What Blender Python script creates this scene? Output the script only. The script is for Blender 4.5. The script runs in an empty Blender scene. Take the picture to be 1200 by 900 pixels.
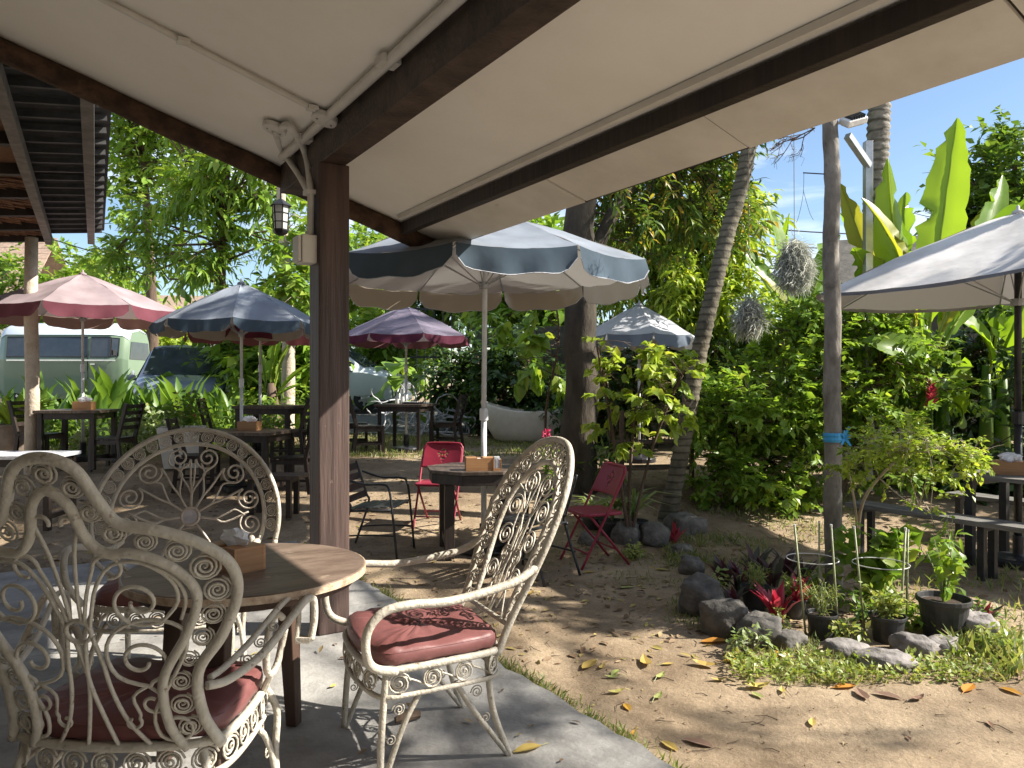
import bpy, math, random
import numpy as np
from mathutils import Vector, Matrix
R = math.radians
random.seed(7); rng = np.random.default_rng(7)
sc = bpy.context.scene
col = sc.collection
# ------------------------------------------------------------------ camera, sky, sun, exposure
EYE = 1.47
cd = bpy.data.cameras.new('camera'); cam = bpy.data.objects.new('camera', cd); col.objects.link(cam)
cam.location = (0, 0, EYE); cam.rotation_euler = (R(90), 0, 0)
cd.sensor_width = 36; cd.lens = 27; cd.clip_end = 2000; cd.clip_start = .05
sc.camera = cam
SUN_EL, SUN_AZ = 38.5, math.atan2(-.03, 1.0)          # azimuth measured from +X towards +Y
world = bpy.data.worlds.new('World'); sc.world = world; world.use_nodes = True
wn = world.node_tree; wn.nodes.clear()
wo = wn.nodes.new('ShaderNodeOutputWorld'); wb = wn.nodes.new('ShaderNodeBackground')
sky = wn.nodes.new('ShaderNodeTexSky'); sky.sky_type = 'NISHITA'; sky.sun_disc = False
sky.sun_elevation = R(SUN_EL); sky.sun_rotation = R(90) - SUN_AZ
sky.air_density = 1.0; sky.dust_density = .3; sky.ozone_density = 2.0
wtc = wn.nodes.new('ShaderNodeTexCoord'); wmp = wn.nodes.new('ShaderNodeMapping'); wmp.inputs['Scale'].default_value = (1.2, 1.2, 3.2)
wmp.inputs['Rotation'].default_value = (.2, .1, .6)
wno = wn.nodes.new('ShaderNodeTexNoise'); wno.inputs['Scale'].default_value = 2.6; wno.inputs['Detail'].default_value = 9; wno.inputs['Roughness'].default_value = .58; wno.inputs['Distortion'].default_value = .5
wrp = wn.nodes.new('ShaderNodeValToRGB'); wrp.color_ramp.elements[0].position = .46; wrp.color_ramp.elements[1].position = .70
wrp.color_ramp.elements[0].color = (0, 0, 0, 1); wrp.color_ramp.elements[1].color = (.85, .85, .85, 1)
wmx = wn.nodes.new('ShaderNodeMixRGB'); wmx.inputs[2].default_value = (9.0, 9.2, 9.6, 1)
wn.links.new(wtc.outputs['Generated'], wmp.inputs[0]); wn.links.new(wmp.outputs[0], wno.inputs['Vector'])
wn.links.new(wno.outputs['Fac'], wrp.inputs[0]); wn.links.new(wrp.outputs[0], wmx.inputs[0]); wn.links.new(sky.outputs[0], wmx.inputs[1])
wn.links.new(wmx.outputs[0], wb.inputs[0]); wn.links.new(wb.outputs[0], wo.inputs[0])
wb.inputs[1].default_value = .075
sd = bpy.data.lights.new('sun', 'SUN'); sun = bpy.data.objects.new('sun', sd); col.objects.link(sun)
sd.energy = 5.0; sd.angle = R(.53); sd.color = (1, .94, .84)
sdir = Vector((math.cos(SUN_AZ) * math.cos(R(SUN_EL)), math.sin(SUN_AZ) * math.cos(R(SUN_EL)), math.sin(R(SUN_EL))))
sun.rotation_euler = sdir.to_track_quat('Z', 'Y').to_euler(); sun.location = (20, 6, 20)
vs = sc.view_settings; vs.view_transform = 'Standard'; vs.look = 'None'; vs.gamma = 1; vs.exposure = 1.36; vs.use_curve_mapping = False
sc.cycles.max_bounces = 7; sc.cycles.diffuse_bounces = 4; sc.cycles.transparent_max_bounces = 8; sc.cycles.transmission_bounces = 4
sc.cycles.use_denoising = True

# ------------------------------------------------------------------ helpers
FPX = 900.0
def W(px, py, Y): return Vector(((px - 600) / FPX * Y, Y, EYE + (450 - py) / FPX * Y))
def X(px, Y): return (px - 600) / FPX * Y
def terr(x, y):
    a = np.interp(y, [-50, 7.15, 8.8, 10, 13, 20, 26, 300], [-.045, -.045, .22, .44, .50, .80, .9, 1.2])
    return a + .012 * np.sin(x * 2.1 + y * .7) * np.cos(y * 1.7 - x * .4) - .012
def Gp(px, py, z=-.055):
    Y = (EYE - z) * FPX / (py - 450); return Vector((X(px, Y), Y, z))
def rot2(x, y, a): return x * math.cos(a) - y * math.sin(a), x * math.sin(a) + y * math.cos(a)

class Geo:
    def __init__(s): s.v = []; s.f = []
    def add(s, v, f):
        b = len(s.v); s.v += [tuple(p) for p in v]; s.f += [tuple(i + b for i in q) for q in f]; return s
    def box(s, c, d, rz=0):  # noqa
        x, y, z = [k / 2 for k in d]; vv = []
        for k in (-z, z):
            for (a, b) in ((-x, -y), (x, -y), (x, y), (-x, y)):
                p, q = rot2(a, b, rz); vv.append((c[0] + p, c[1] + q, c[2] + k))
        return s.add(vv, [(3, 2, 1, 0), (4, 5, 6, 7), (0, 1, 5, 4), (1, 2, 6, 5), (2, 3, 7, 6), (3, 0, 4, 7)])
    def bar(s, a, b, w, h, up=(0, 0, 1), w2=None, h2=None):
        a = Vector(a); b = Vector(b); t = (b - a).normalized(); u = Vector(up); sd_ = t.cross(u)
        if sd_.length < 1e-5: sd_ = t.cross(Vector((0, 1, 0)))
        sd_.normalize(); u = sd_.cross(t); w2 = w if w2 is None else w2; h2 = h if h2 is None else h2
        vv = []
        for p, ww, hh in ((a, w, h), (b, w2, h2)):
            for (i, j) in ((-1, -1), (1, -1), (1, 1), (-1, 1)): vv.append(p + sd_ * (i * ww / 2) + u * (j * hh / 2))
        return s.add(vv, [(3, 2, 1, 0), (4, 5, 6, 7), (0, 1, 5, 4), (1, 2, 6, 5), (2, 3, 7, 6), (3, 0, 4, 7)])
    def tube(s, pts, r, n=6, caps=True, closed=False):
        pts = [Vector(p) for p in pts]; m = len(pts); rr = r if isinstance(r, (list, tuple)) else [r] * m
        vv = []; ff = []; prev = None
        for i, p in enumerate(pts):
            if closed: t = pts[(i + 1) % m] - pts[i - 1]
            else: t = pts[min(i + 1, m - 1)] - pts[max(i - 1, 0)]
            if t.length < 1e-9: t = Vector((0, 0, 1))
            t.normalize()
            if prev is None:
                a = Vector((0, 0, 1)) if abs(t.z) < .9 else Vector((1, 0, 0)); nrm = t.cross(a).normalized()
            else:
                nrm = prev - t * prev.dot(t)
                nrm = nrm.normalized() if nrm.length > 1e-6 else t.orthogonal().normalized()
            prev = nrm; bn = t.cross(nrm)
            for k in range(n):
                q = 2 * math.pi * k / n; vv.append(p + (nrm * math.cos(q) + bn * math.sin(q)) * rr[i])
        for i in range(m if closed else m - 1):
            j = (i + 1) % m
            for k in range(n): ff.append((i * n + k, i * n + (k + 1) % n, j * n + (k + 1) % n, j * n + k))
        if caps and not closed:
            ff.append(tuple(range(n - 1, -1, -1))); ff.append(tuple((m - 1) * n + k for k in range(n)))
        return s.add(vv, ff)
    def lathe(s, prof, n=20, c=(0, 0, 0), sq=1.0):
        vv = []; ff = []; m = len(prof)
        for (r, z) in prof:
            for k in range(n):
                a = 2 * math.pi * k / n; vv.append((c[0] + r * math.cos(a), c[1] + r * math.sin(a) * sq, c[2] + z))
        for i in range(m - 1):
            for k in range(n): ff.append((i * n + k, i * n + (k + 1) % n, (i + 1) * n + (k + 1) % n, (i + 1) * n + k))
        ff.append(tuple(range(n - 1, -1, -1))); ff.append(tuple((m - 1) * n + k for k in range(n)))
        return s.add(vv, ff)
    def prism(s, poly, z0, z1):
        n = len(poly)
        return s.add([(x, y, z0) for x, y in poly] + [(x, y, z1) for x, y in poly],
                     [tuple(range(n - 1, -1, -1)), tuple(range(n, 2 * n))] + [(i, (i + 1) % n, n + (i + 1) % n, n + i) for i in range(n)])
    def xf(s, M):
        s.v = [tuple(M @ Vector(p)) for p in s.v]; return s
    def shift(s, d): s.v = [(a + d[0], b + d[1], c + d[2]) for a, b, c in s.v]; return s

def mk(name, geo, mat, parent=None, smooth=False, bev=0, kind=None, label=None):
    me = bpy.data.meshes.new(name); me.from_pydata([tuple(p) for p in geo.v], [], geo.f); me.materials.append(mat)
    if smooth: me.polygons.foreach_set('use_smooth', [True] * len(me.polygons))
    o = bpy.data.objects.new(name, me); col.objects.link(o)
    if parent is not None: o.parent = parent
    if bev:
        b = o.modifiers.new('bevel', 'BEVEL'); b.width = bev; b.segments = 2; b.limit_method = 'ANGLE'; b.angle_limit = R(40)
    if kind: o['kind'] = kind
    if label: o['label'] = label
    return o
def npmesh(name, V, F, mat, parent=None, kind=None, smooth=False):
    me = bpy.data.meshes.new(name); V = np.asarray(V, np.float32); F = np.asarray(F, np.int32); k = F.shape[1]
    me.vertices.add(len(V)); me.vertices.foreach_set('co', V.ravel())
    me.loops.add(F.size); me.loops.foreach_set('vertex_index', F.ravel())
    me.polygons.add(len(F)); me.polygons.foreach_set('loop_start', np.arange(0, F.size, k, dtype=np.int32))
    me.polygons.foreach_set('loop_total', np.full(len(F), k, np.int32))
    if smooth: me.polygons.foreach_set('use_smooth', np.ones(len(F), bool))
    me.update(calc_edges=True); me.materials.append(mat)
    o = bpy.data.objects.new(name, me); col.objects.link(o)
    if parent is not None: o.parent = parent
    if kind: o['kind'] = kind
    return o
def tag(o, label, cat, group=None, kind=None):
    o['label'] = label; o['category'] = cat
    if group: o['group'] = group
    if kind: o['kind'] = kind
    return o
def thing(name, label, cat, loc=(0, 0, 0), rz=0, group=None):
    o = bpy.data.objects.new(name, None); col.objects.link(o); o.location = loc; o.rotation_euler = (0, 0, rz); o.empty_display_size = .1
    return tag(o, label, cat, group)
def inst(o, parent, loc=None, M=None, name=None):
    c = o.copy(); col.objects.link(c); c.parent = parent
    if M is not None: c.matrix_local = M
    elif loc is not None: c.location = loc
    return c
def dup(root, loc, rz, label):
    r = root.copy(); col.objects.link(r); r.location = loc; r.rotation_euler = (0, 0, rz); r['label'] = label
    for ch in list(root.children):
        c = ch.copy(); col.objects.link(c); c.parent = r
        for g in list(ch.children):
            d = g.copy(); col.objects.link(d); d.parent = c
    return r
def frame(loc, axis, up, sx=1, sy=1, sz=1):
    a = Vector(axis).normalized(); u = Vector(up); b = u.cross(a)
    if b.length < 1e-4: b = Vector((1, 0, 0)).cross(a)
    b.normalize(); n = a.cross(b)
    return Matrix(((a.x * sx, b.x * sy, n.x * sz, loc[0]), (a.y * sx, b.y * sy, n.y * sz, loc[1]), (a.z * sx, b.z * sy, n.z * sz, loc[2]), (0, 0, 0, 1)))
def smooth_path(pts, n=6, closed=False):
    P = [Vector(p) for p in pts]; m = len(P); out = []
    for i in range(m if closed else m - 1):
        if closed: a, b, c, d = P[i - 1], P[i], P[(i + 1) % m], P[(i + 2) % m]
        else: a, b, c, d = P[max(i - 1, 0)], P[i], P[i + 1], P[min(i + 2, m - 1)]
        for k in range(n):
            t = k / n
            out.append(.5 * ((2 * b) + (c - a) * t + (2 * a - 5 * b + 4 * c - d) * t * t + (3 * b - a - 3 * c + d) * t ** 3))
    if not closed: out.append(P[-1])
    return out

# ------------------------------------------------------------------ materials
def c4(c): return (c[0], c[1], c[2], 1)
def M(name, c1, c2=None, rough=.7, scale=6, detail=7, bump=0, bscale=None, metal=0, spec=.4, stretch=(1, 1, 1), c3=None, p3=.6, s3=3, var=0, transl=0, lo=.35, hi=.65, coat=0, w3=.05, rings=0):
    m = bpy.data.materials.new(name); m.use_nodes = True; t = m.node_tree; N = t.nodes; L = t.links; b = N['Principled BSDF']
    b.inputs['Roughness'].default_value = rough; b.inputs['Metallic'].default_value = metal; b.inputs['Specular IOR Level'].default_value = spec
    if coat: b.inputs['Coat Weight'].default_value = coat
    tc = N.new('ShaderNodeTexCoord'); mp = N.new('ShaderNodeMapping'); mp.inputs['Scale'].default_value = stretch; L.new(tc.outputs['Object'], mp.inputs[0])
    no = N.new('ShaderNodeTexNoise'); no.inputs['Scale'].default_value = scale; no.inputs['Detail'].default_value = detail; no.inputs['Roughness'].default_value = .62; L.new(mp.outputs[0], no.inputs['Vector'])
    rp = N.new('ShaderNodeValToRGB'); e = rp.color_ramp.elements; e[0].position = lo; e[1].position = hi; e[0].color = c4(c1); e[1].color = c4(c2 or c1); L.new(no.outputs['Fac'], rp.inputs[0])
    out = rp.outputs[0]
    if c3:
        n3 = N.new('ShaderNodeTexNoise'); n3.inputs['Scale'].default_value = s3; n3.inputs['Detail'].default_value = 8; n3.inputs['Roughness'].default_value = .7; L.new(tc.outputs['Object'], n3.inputs['Vector'])
        r3 = N.new('ShaderNodeValToRGB'); r3.color_ramp.elements[0].position = p3; r3.color_ramp.elements[1].position = p3 + w3; L.new(n3.outputs['Fac'], r3.inputs[0])
        mx = N.new('ShaderNodeMixRGB'); L.new(r3.outputs[0], mx.inputs[0]); L.new(out, mx.inputs[1]); mx.inputs[2].default_value = c4(c3); out = mx.outputs[0]
    if rings:
        wv = N.new('ShaderNodeTexWave'); wv.wave_type = 'BANDS'; wv.bands_direction = 'Z'; wv.inputs['Scale'].default_value = rings; wv.inputs['Distortion'].default_value = 1.6; wv.inputs['Detail'].default_value = 3; wv.inputs['Detail Scale'].default_value = 1.5; L.new(tc.outputs['Object'], wv.inputs['Vector'])
        rw_ = N.new('ShaderNodeValToRGB'); rw_.color_ramp.elements[0].position = .02; rw_.color_ramp.elements[1].position = .3; rw_.color_ramp.elements[0].color = (.35, .33, .3, 1); L.new(wv.outputs['Fac'], rw_.inputs[0])
        mw = N.new('ShaderNodeMixRGB'); mw.blend_type = 'MULTIPLY'; mw.inputs[0].default_value = .85; L.new(out, mw.inputs[1]); L.new(rw_.outputs[0], mw.inputs[2]); out = mw.outputs[0]
    if var:
        oi = N.new('ShaderNodeObjectInfo'); mr = N.new('ShaderNodeMapRange'); mr.inputs[3].default_value = 1 - var; mr.inputs[4].default_value = 1 + var; L.new(oi.outputs['Random'], mr.inputs[0])
        hs = N.new('ShaderNodeHueSaturation'); L.new(mr.outputs[0], hs.inputs['Value']); L.new(out, hs.inputs['Color']); out = hs.outputs[0]
    L.new(out, b.inputs['Base Color'])
    if bump:
        nb = N.new('ShaderNodeTexNoise'); nb.inputs['Scale'].default_value = bscale or scale * 4; nb.inputs['Detail'].default_value = 8; L.new(mp.outputs[0], nb.inputs['Vector'])
        bp = N.new('ShaderNodeBump'); bp.inputs['Strength'].default_value = bump; bp.inputs['Distance'].default_value = .02; L.new(nb.outputs['Fac'], bp.inputs['Height']); L.new(bp.outputs[0], b.inputs['Normal'])
    if transl:
        tr = N.new('ShaderNodeBsdfTranslucent'); L.new(out, tr.inputs[0]); ms = N.new('ShaderNodeMixShader'); ms.inputs[0].default_value = transl
        L.new(b.outputs[0], ms.inputs[1]); L.new(tr.outputs[0], ms.inputs[2]); L.new(ms.outputs[0], N['Material Output'].inputs[0])
    return m
def leafmat(name, cols, transl=.42, rough=.42, tint=(1.5, 1.45, .7)):
    m = bpy.data.materials.new(name); m.use_nodes = True; t = m.node_tree; N = t.nodes; L = t.links; b = N['Principled BSDF']; b.inputs['Roughness'].default_value = rough; b.inputs['Specular IOR Level'].default_value = .45
    g = N.new('ShaderNodeNewGeometry'); rp = N.new('ShaderNodeValToRGB'); e = rp.color_ramp.elements
    while len(e) < len(cols): e.new(.5)
    for i, c in enumerate(cols): e[i].position = i / max(1, len(cols) - 1); e[i].color = c4(c)
    oi = N.new('ShaderNodeObjectInfo'); ad = N.new('ShaderNodeMath'); ad.operation = 'ADD'; L.new(g.outputs['Random Per Island'], ad.inputs[0]); L.new(oi.outputs['Random'], ad.inputs[1])
    fr = N.new('ShaderNodeMath'); fr.operation = 'FRACT'; L.new(ad.outputs[0], fr.inputs[0]); L.new(fr.outputs[0], rp.inputs[0])
    L.new(rp.outputs[0], b.inputs['Base Color'])
    mu = N.new('ShaderNodeMixRGB'); mu.blend_type = 'MULTIPLY'; mu.inputs[0].default_value = 1; L.new(rp.outputs[0], mu.inputs[1]); mu.inputs[2].default_value = c4(tint)
    tr = N.new('ShaderNodeBsdfTranslucent'); L.new(mu.outputs[0], tr.inputs[0]); ms = N.new('ShaderNodeMixShader'); ms.inputs[0].default_value = transl
    L.new(b.outputs[0], ms.inputs[1]); L.new(tr.outputs[0], ms.inputs[2]); L.new(ms.outputs[0], N['Material Output'].inputs[0])
    return m
mt = {}
mt['ceil'] = M('ceiling_paint', (.80, .76, .69), (.86, .825, .765), .85, 1.2, bump=.08, bscale=30, c3=(.60, .49, .36), p3=.60, s3=.8, w3=.25)
mt['soffit'] = M('soffit_board', (.58, .545, .49), (.68, .645, .59), .85, 3, bump=.08, bscale=40, c3=(.42, .36, .28), p3=.66, s3=4)
mt['darkwood'] = M('dark_timber', (.018, .013, .011), (.042, .029, .023), .6, 5, stretch=(1, 1, .08), bump=.35, bscale=30)
mt['postwood'] = M('post_timber', (.040, .025, .021), (.10, .063, .053), .55, 14, stretch=(1, 1, .06), bump=.4, bscale=40, c3=(.15, .105, .09), p3=.64, s3=20)
mt['beamwood'] = M('beam_timber', (.028, .019, .015), (.08, .052, .040), .6, 8, bump=.3, bscale=40)
mt['log'] = M('rough_log', (.03, .016, .009), (.11, .06, .034), .85, 9, stretch=(1, 1, 1), bump=1.0, bscale=24)
mt['concrete'] = M('concrete_floor', (.22, .212, .20), (.37, .357, .335), .75, 3.5, bump=.25, bscale=40, c3=(.15, .138, .12), p3=.53, s3=2.0, w3=.22)
mt['white_iron'] = M('worn_white_paint', (.39, .35, .285), (.54, .495, .415), .5, 9, bump=.35, bscale=60, c3=(.17, .105, .06), p3=.60, s3=24, w3=.10)
mt['cushion'] = M('maroon_vinyl', (.14, .048, .045), (.20, .078, .074), .5, 4, bump=.3, bscale=8, spec=.5)
mt['tabletop'] = M('worn_table_top', (.11, .075, .056), (.22, .16, .122), .45, 4, stretch=(1, 2.6, 1), bump=.15, bscale=20, c3=(.5, .4, .3), p3=.63, s3=9, w3=.12)
mt['tableedge'] = M('worn_table_edge', (.3, .2, .13), (.55, .43, .31), .55, 20, bump=.3)
mt['tableleg'] = M('brown_table_leg', (.05, .028, .02), (.10, .06, .043), .5, 9, stretch=(1, 1, .1), bump=.2)
mt['box'] = M('tissue_box_wood', (.29, .14, .058), (.42, .225, .10), .45, 7, stretch=(.4, .4, 9), bump=.1, var=.15)
mt['paper'] = M('tissue_paper', (.82, .83, .86), (.88, .88, .9), .9, 5, transl=.3)
mt['black_wood'] = M('black_stained_wood', (.018, .013, .011), (.05, .036, .03), .45, 8, stretch=(1, 1, .2), bump=.2)
mt['black_top'] = M('dark_table_top', (.05, .036, .028), (.13, .095, .07), .42, 6, stretch=(5, 1, 1), bump=.15, c3=(.2, .16, .12), p3=.62, s3=6)
mt['black_metal'] = M('black_painted_metal', (.014, .014, .016), (.03, .03, .033), .35, 20)
mt['red_metal'] = M('crimson_painted_metal', (.23, .017, .038), (.30, .03, .055), .38, 6, bump=.05, c3=(.16, .02, .03), p3=.7, s3=20)
mt['grey_metal'] = M('grey_metal', (.32, .33, .35), (.42, .43, .45), .4, 10, metal=.6)
mt['white_plastic'] = M('grey_white_plastic', (.60, .57, .52), (.68, .65, .60), .5, 9)
mt['pole_white'] = M('pale_umbrella_pole', (.55, .55, .56), (.66, .66, .66), .35, 8, c3=(.4, .3, .2), p3=.7, s3=20)
def cloth(n, c, tr=.25): return M(n, [k * .85 for k in c], c, .8, 3, transl=tr, bump=.25, bscale=5, c3=[k * .75 for k in c], p3=.6, s3=2.5, w3=.2)
mt['u_blue'] = cloth('faded_blue_canvas', (.26, .31, .39)); mt['v_blue'] = cloth('deep_blue_canvas', (.075, .125, .20), .2)
mt['u_pink'] = cloth('faded_pink_canvas', (.50, .30, .33)); mt['v_pink'] = cloth('maroon_canvas', (.22, .05, .08), .2)
mt['u_purple'] = cloth('faded_purple_canvas', (.24, .20, .28)); mt['v_purple'] = cloth('plum_canvas', (.14, .025, .06), .2)
mt['u_white'] = cloth('pale_grey_canvas', (.62, .63, .66)); mt['v_white'] = cloth('slate_valance_canvas', (.28, .32, .37), .2)
mt['u_grey'] = cloth('weathered_grey_canvas', (.56, .54, .52), .2)
mt['bark'] = M('brown_bark', (.07, .045, .03), (.16, .11, .075), .9, 7, stretch=(1, 1, .3), bump=1.0, bscale=14)
mt['bark_dark'] = M('dark_mossy_bark', (.032, .026, .019), (.08, .064, .046), .95, 6, stretch=(1, 1, .4), bump=1.2, bscale=12, c3=(.07, .09, .03), p3=.6, s3=3, w3=.2)
mt['bark_grey'] = M('grey_palm_bark', (.13, .115, .095), (.28, .25, .21), .9, 8, rings=2.6, stretch=(1, 1, 2), bump=.7, bscale=16, c3=(.07, .06, .048), p3=.6, s3=6, w3=.15)
mt['pole_grey'] = M('weathered_pole', (.12, .105, .085), (.25, .225, .19), .9, 10, stretch=(1, 1, .5), bump=.8, bscale=18, c3=(.07, .06, .048), p3=.58, s3=7, w3=.15)
mt['bark_palm'] = M('ringed_palm_bark', (.075, .065, .042), (.17, .145, .10), .85, 7, bump=.6, bscale=20, c3=(.035, .03, .02), p3=.6, s3=5, w3=.2, rings=4.2)
mt['bark_pale'] = M('pale_bark', (.4, .33, .25), (.55, .47, .38), .9, 8, bump=.6)
mt['stone'] = M('grey_boulder', (.07, .065, .058), (.17, .155, .135), .9, 7, bump=1.2, bscale=14, c3=(.26, .245, .215), p3=.60, s3=7, w3=.12, var=.2)
mt['stone2'] = M('flat_pale_stone', (.13, .118, .11), (.27, .245, .23), .9, 9, bump=1.0, bscale=16, var=.15)
mt['pot'] = M('black_plastic_pot', (.022, .022, .024), (.05, .048, .046), .5, 9, bump=.05)
mt['soil'] = M('potting_soil', (.03, .02, .014), (.07, .045, .03), .95, 40, bump=.8)
mt['pot_clay'] = M('weathered_clay_pot', (.17, .13, .10), (.28, .22, .17), .85, 6, bump=.2)
mt['tub'] = M('terrazzo_cream', (.70, .64, .54), (.78, .72, .62), .6, 10, bump=.1)
mt['planter_white'] = M('whitewashed_planter', (.66, .64, .6), (.76, .74, .7), .8, 5, bump=.2)
mt['bamboo'] = M('green_bamboo_stake', (.20, .22, .11), (.32, .34, .19), .5, 30)
mt['ring'] = M('pale_wire', (.5, .5, .47), (.6, .6, .57), .5, 10)
mt['thatch'] = M('woven_bamboo_mat', (.13, .058, .03), (.27, .14, .075), .8, 6, stretch=(4, 20, 4), bump=.6)
mt['tin'] = M('dark_roof_sheet', (.035, .034, .034), (.07, .068, .068), .6, 8)
mt['tinwood'] = M('grey_weathered_rafter', (.13, .12, .11), (.22, .20, .185), .8, 8, bump=.3)
mt['glass'] = M('dark_vehicle_glass', (.03, .04, .05), (.05, .06, .07), .06, 4, spec=.8)
mt['tyre'] = M('tyre_rubber', (.012, .012, .012), (.022, .022, .022), .8, 20)
mt['rim'] = M('silver_wheel', (.45, .46, .47), (.55, .55, .56), .3, 10, metal=.7)
mt['chrome'] = M('chrome_trim', (.6, .6, .62), (.7, .7, .7), .2, 10, metal=.9)
mt['driftwood'] = M('bleached_driftwood', (.36, .37, .40), (.5, .5, .52), .85, 12, bump=.3)
mt['moss'] = leafmat('spanish_moss', [(.30, .31, .26), (.42, .42, .36), (.52, .52, .45)], .3, .8, (1.1, 1.1, 1))
mt['blue_ribbon'] = M('blue_plastic_ribbon', (.05, .33, .62), (.08, .42, .72), .35, 8, transl=.2)
mt['lamp_black'] = M('black_lantern_metal', (.012, .012, .013), (.02, .02, .02), .4, 10)
mt['lamp_glass'] = M('frosted_lantern_glass', (.68, .68, .66), (.75, .75, .72), .35, 9, transl=.4)
mt['wall_dark'] = M('dark_mossy_wall', (.05, .045, .04), (.13, .12, .10), .9, 2, bump=.5, bscale=14)
mt['wall_pale'] = M('pale_plaster', (.5, .48, .44), (.6, .57, .52), .85, 2, bump=.1)
mt['roof_tile'] = M('brown_roof_tile', (.22, .15, .11), (.34, .25, .19), .85, 9, bump=.3, var=.15)
mt['asphalt'] = M('asphalt', (.06, .06, .058), (.11, .108, .10), .85, 14, bump=.3, bscale=60)
mt['cable'] = M('black_cable', (.01, .01, .01), (.015, .015, .015), .6, 9)
mt['twig'] = M('dry_twig', (.07, .05, .035), (.14, .10, .07), .9, 10)
# leaves
mt['l_light'] = leafmat('light_green_leaf', [(.160, .280, .039), (.246, .378, .052), (.131, .238, .039), (.319, .392, .065)])
mt['l_mid'] = leafmat('mid_green_leaf', [(.072, .147, .026), (.123, .210, .034), (.174, .252, .046), (.072, .140, .029)])
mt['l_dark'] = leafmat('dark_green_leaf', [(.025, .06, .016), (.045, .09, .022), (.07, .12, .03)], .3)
mt['l_mango'] = leafmat('mango_leaf', [(.058, .119, .023), (.102, .182, .033), (.189, .238, .039), (.072, .140, .026), (.406, .280, .052)])
mt['l_yellow'] = leafmat('yellow_green_leaf', [(.246, .350, .046), (.362, .448, .078), (.189, .294, .039), (.435, .462, .091)], .45)
mt['l_banana'] = leafmat('banana_leaf', [(.145, .266, .031), (.217, .336, .039), (.116, .224, .029)], .5, .35, (1.7, 1.6, .5))
mt['l_banana_y'] = leafmat('yellowing_banana_leaf', [(.32, .31, .04), (.26, .29, .04)], .5, .4)
mt['l_blade'] = leafmat('upright_blade_leaf', [(.102, .196, .033), (.160, .266, .046), (.072, .154, .026)], .4)
mt['l_pink'] = leafmat('crimson_cordyline_leaf', [(.42, .04, .09), (.30, .03, .06), (.50, .12, .15), (.16, .02, .035)], .4, .4, (1.5, .9, .9))
mt['l_rheo'] = leafmat('purple_green_blade', [(.09, .025, .045), (.05, .075, .045), (.12, .03, .05), (.12, .14, .10)], .3, .4, (1.3, 1, 1))
mt['l_varieg'] = leafmat('cream_striped_leaf', [(.35, .40, .22), (.16, .25, .07), (.42, .44, .30)], .35)
mt['l_fern'] = leafmat('fine_feathery_leaf', [(.174, .252, .052), (.275, .336, .091), (.377, .378, .130)], .35)
mt['l_fall'] = leafmat('fallen_yellow_leaf', [(.48, .37, .09), (.55, .46, .15), (.40, .26, .06), (.42, .42, .14)], .2, .55, (1, 1, 1))
mt['l_orange'] = leafmat('fallen_orange_leaf', [(.50, .20, .03), (.45, .27, .04)], .2, .5, (1, 1, 1))
mt['l_brown'] = leafmat('dead_brown_leaf', [(.22, .12, .07), (.33, .21, .14), (.15, .08, .05), (.38, .27, .2)], .1, .7, (1, 1, 1))
mt['l_fallg'] = leafmat('fallen_green_leaf', [(.30, .35, .10), (.36, .38, .13)], .2, .5, (1, 1, 1))
mt['litter'] = leafmat('mixed_leaf_litter', [(.22, .13, .07), (.12, .07, .04), (.30, .21, .12), (.40, .33, .09), (.16, .10, .06)], .1, .75, (1, 1, 1))
mt['grass'] = leafmat('grass_blade', [(.13, .20, .05), (.20, .26, .08), (.32, .31, .15), (.12, .18, .045), (.36, .31, .18)], .4, .5)
mt['flower'] = leafmat('magenta_flower', [(.5, .03, .15), (.6, .05, .12)], .3, .5, (1.2, .8, .8))
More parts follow.
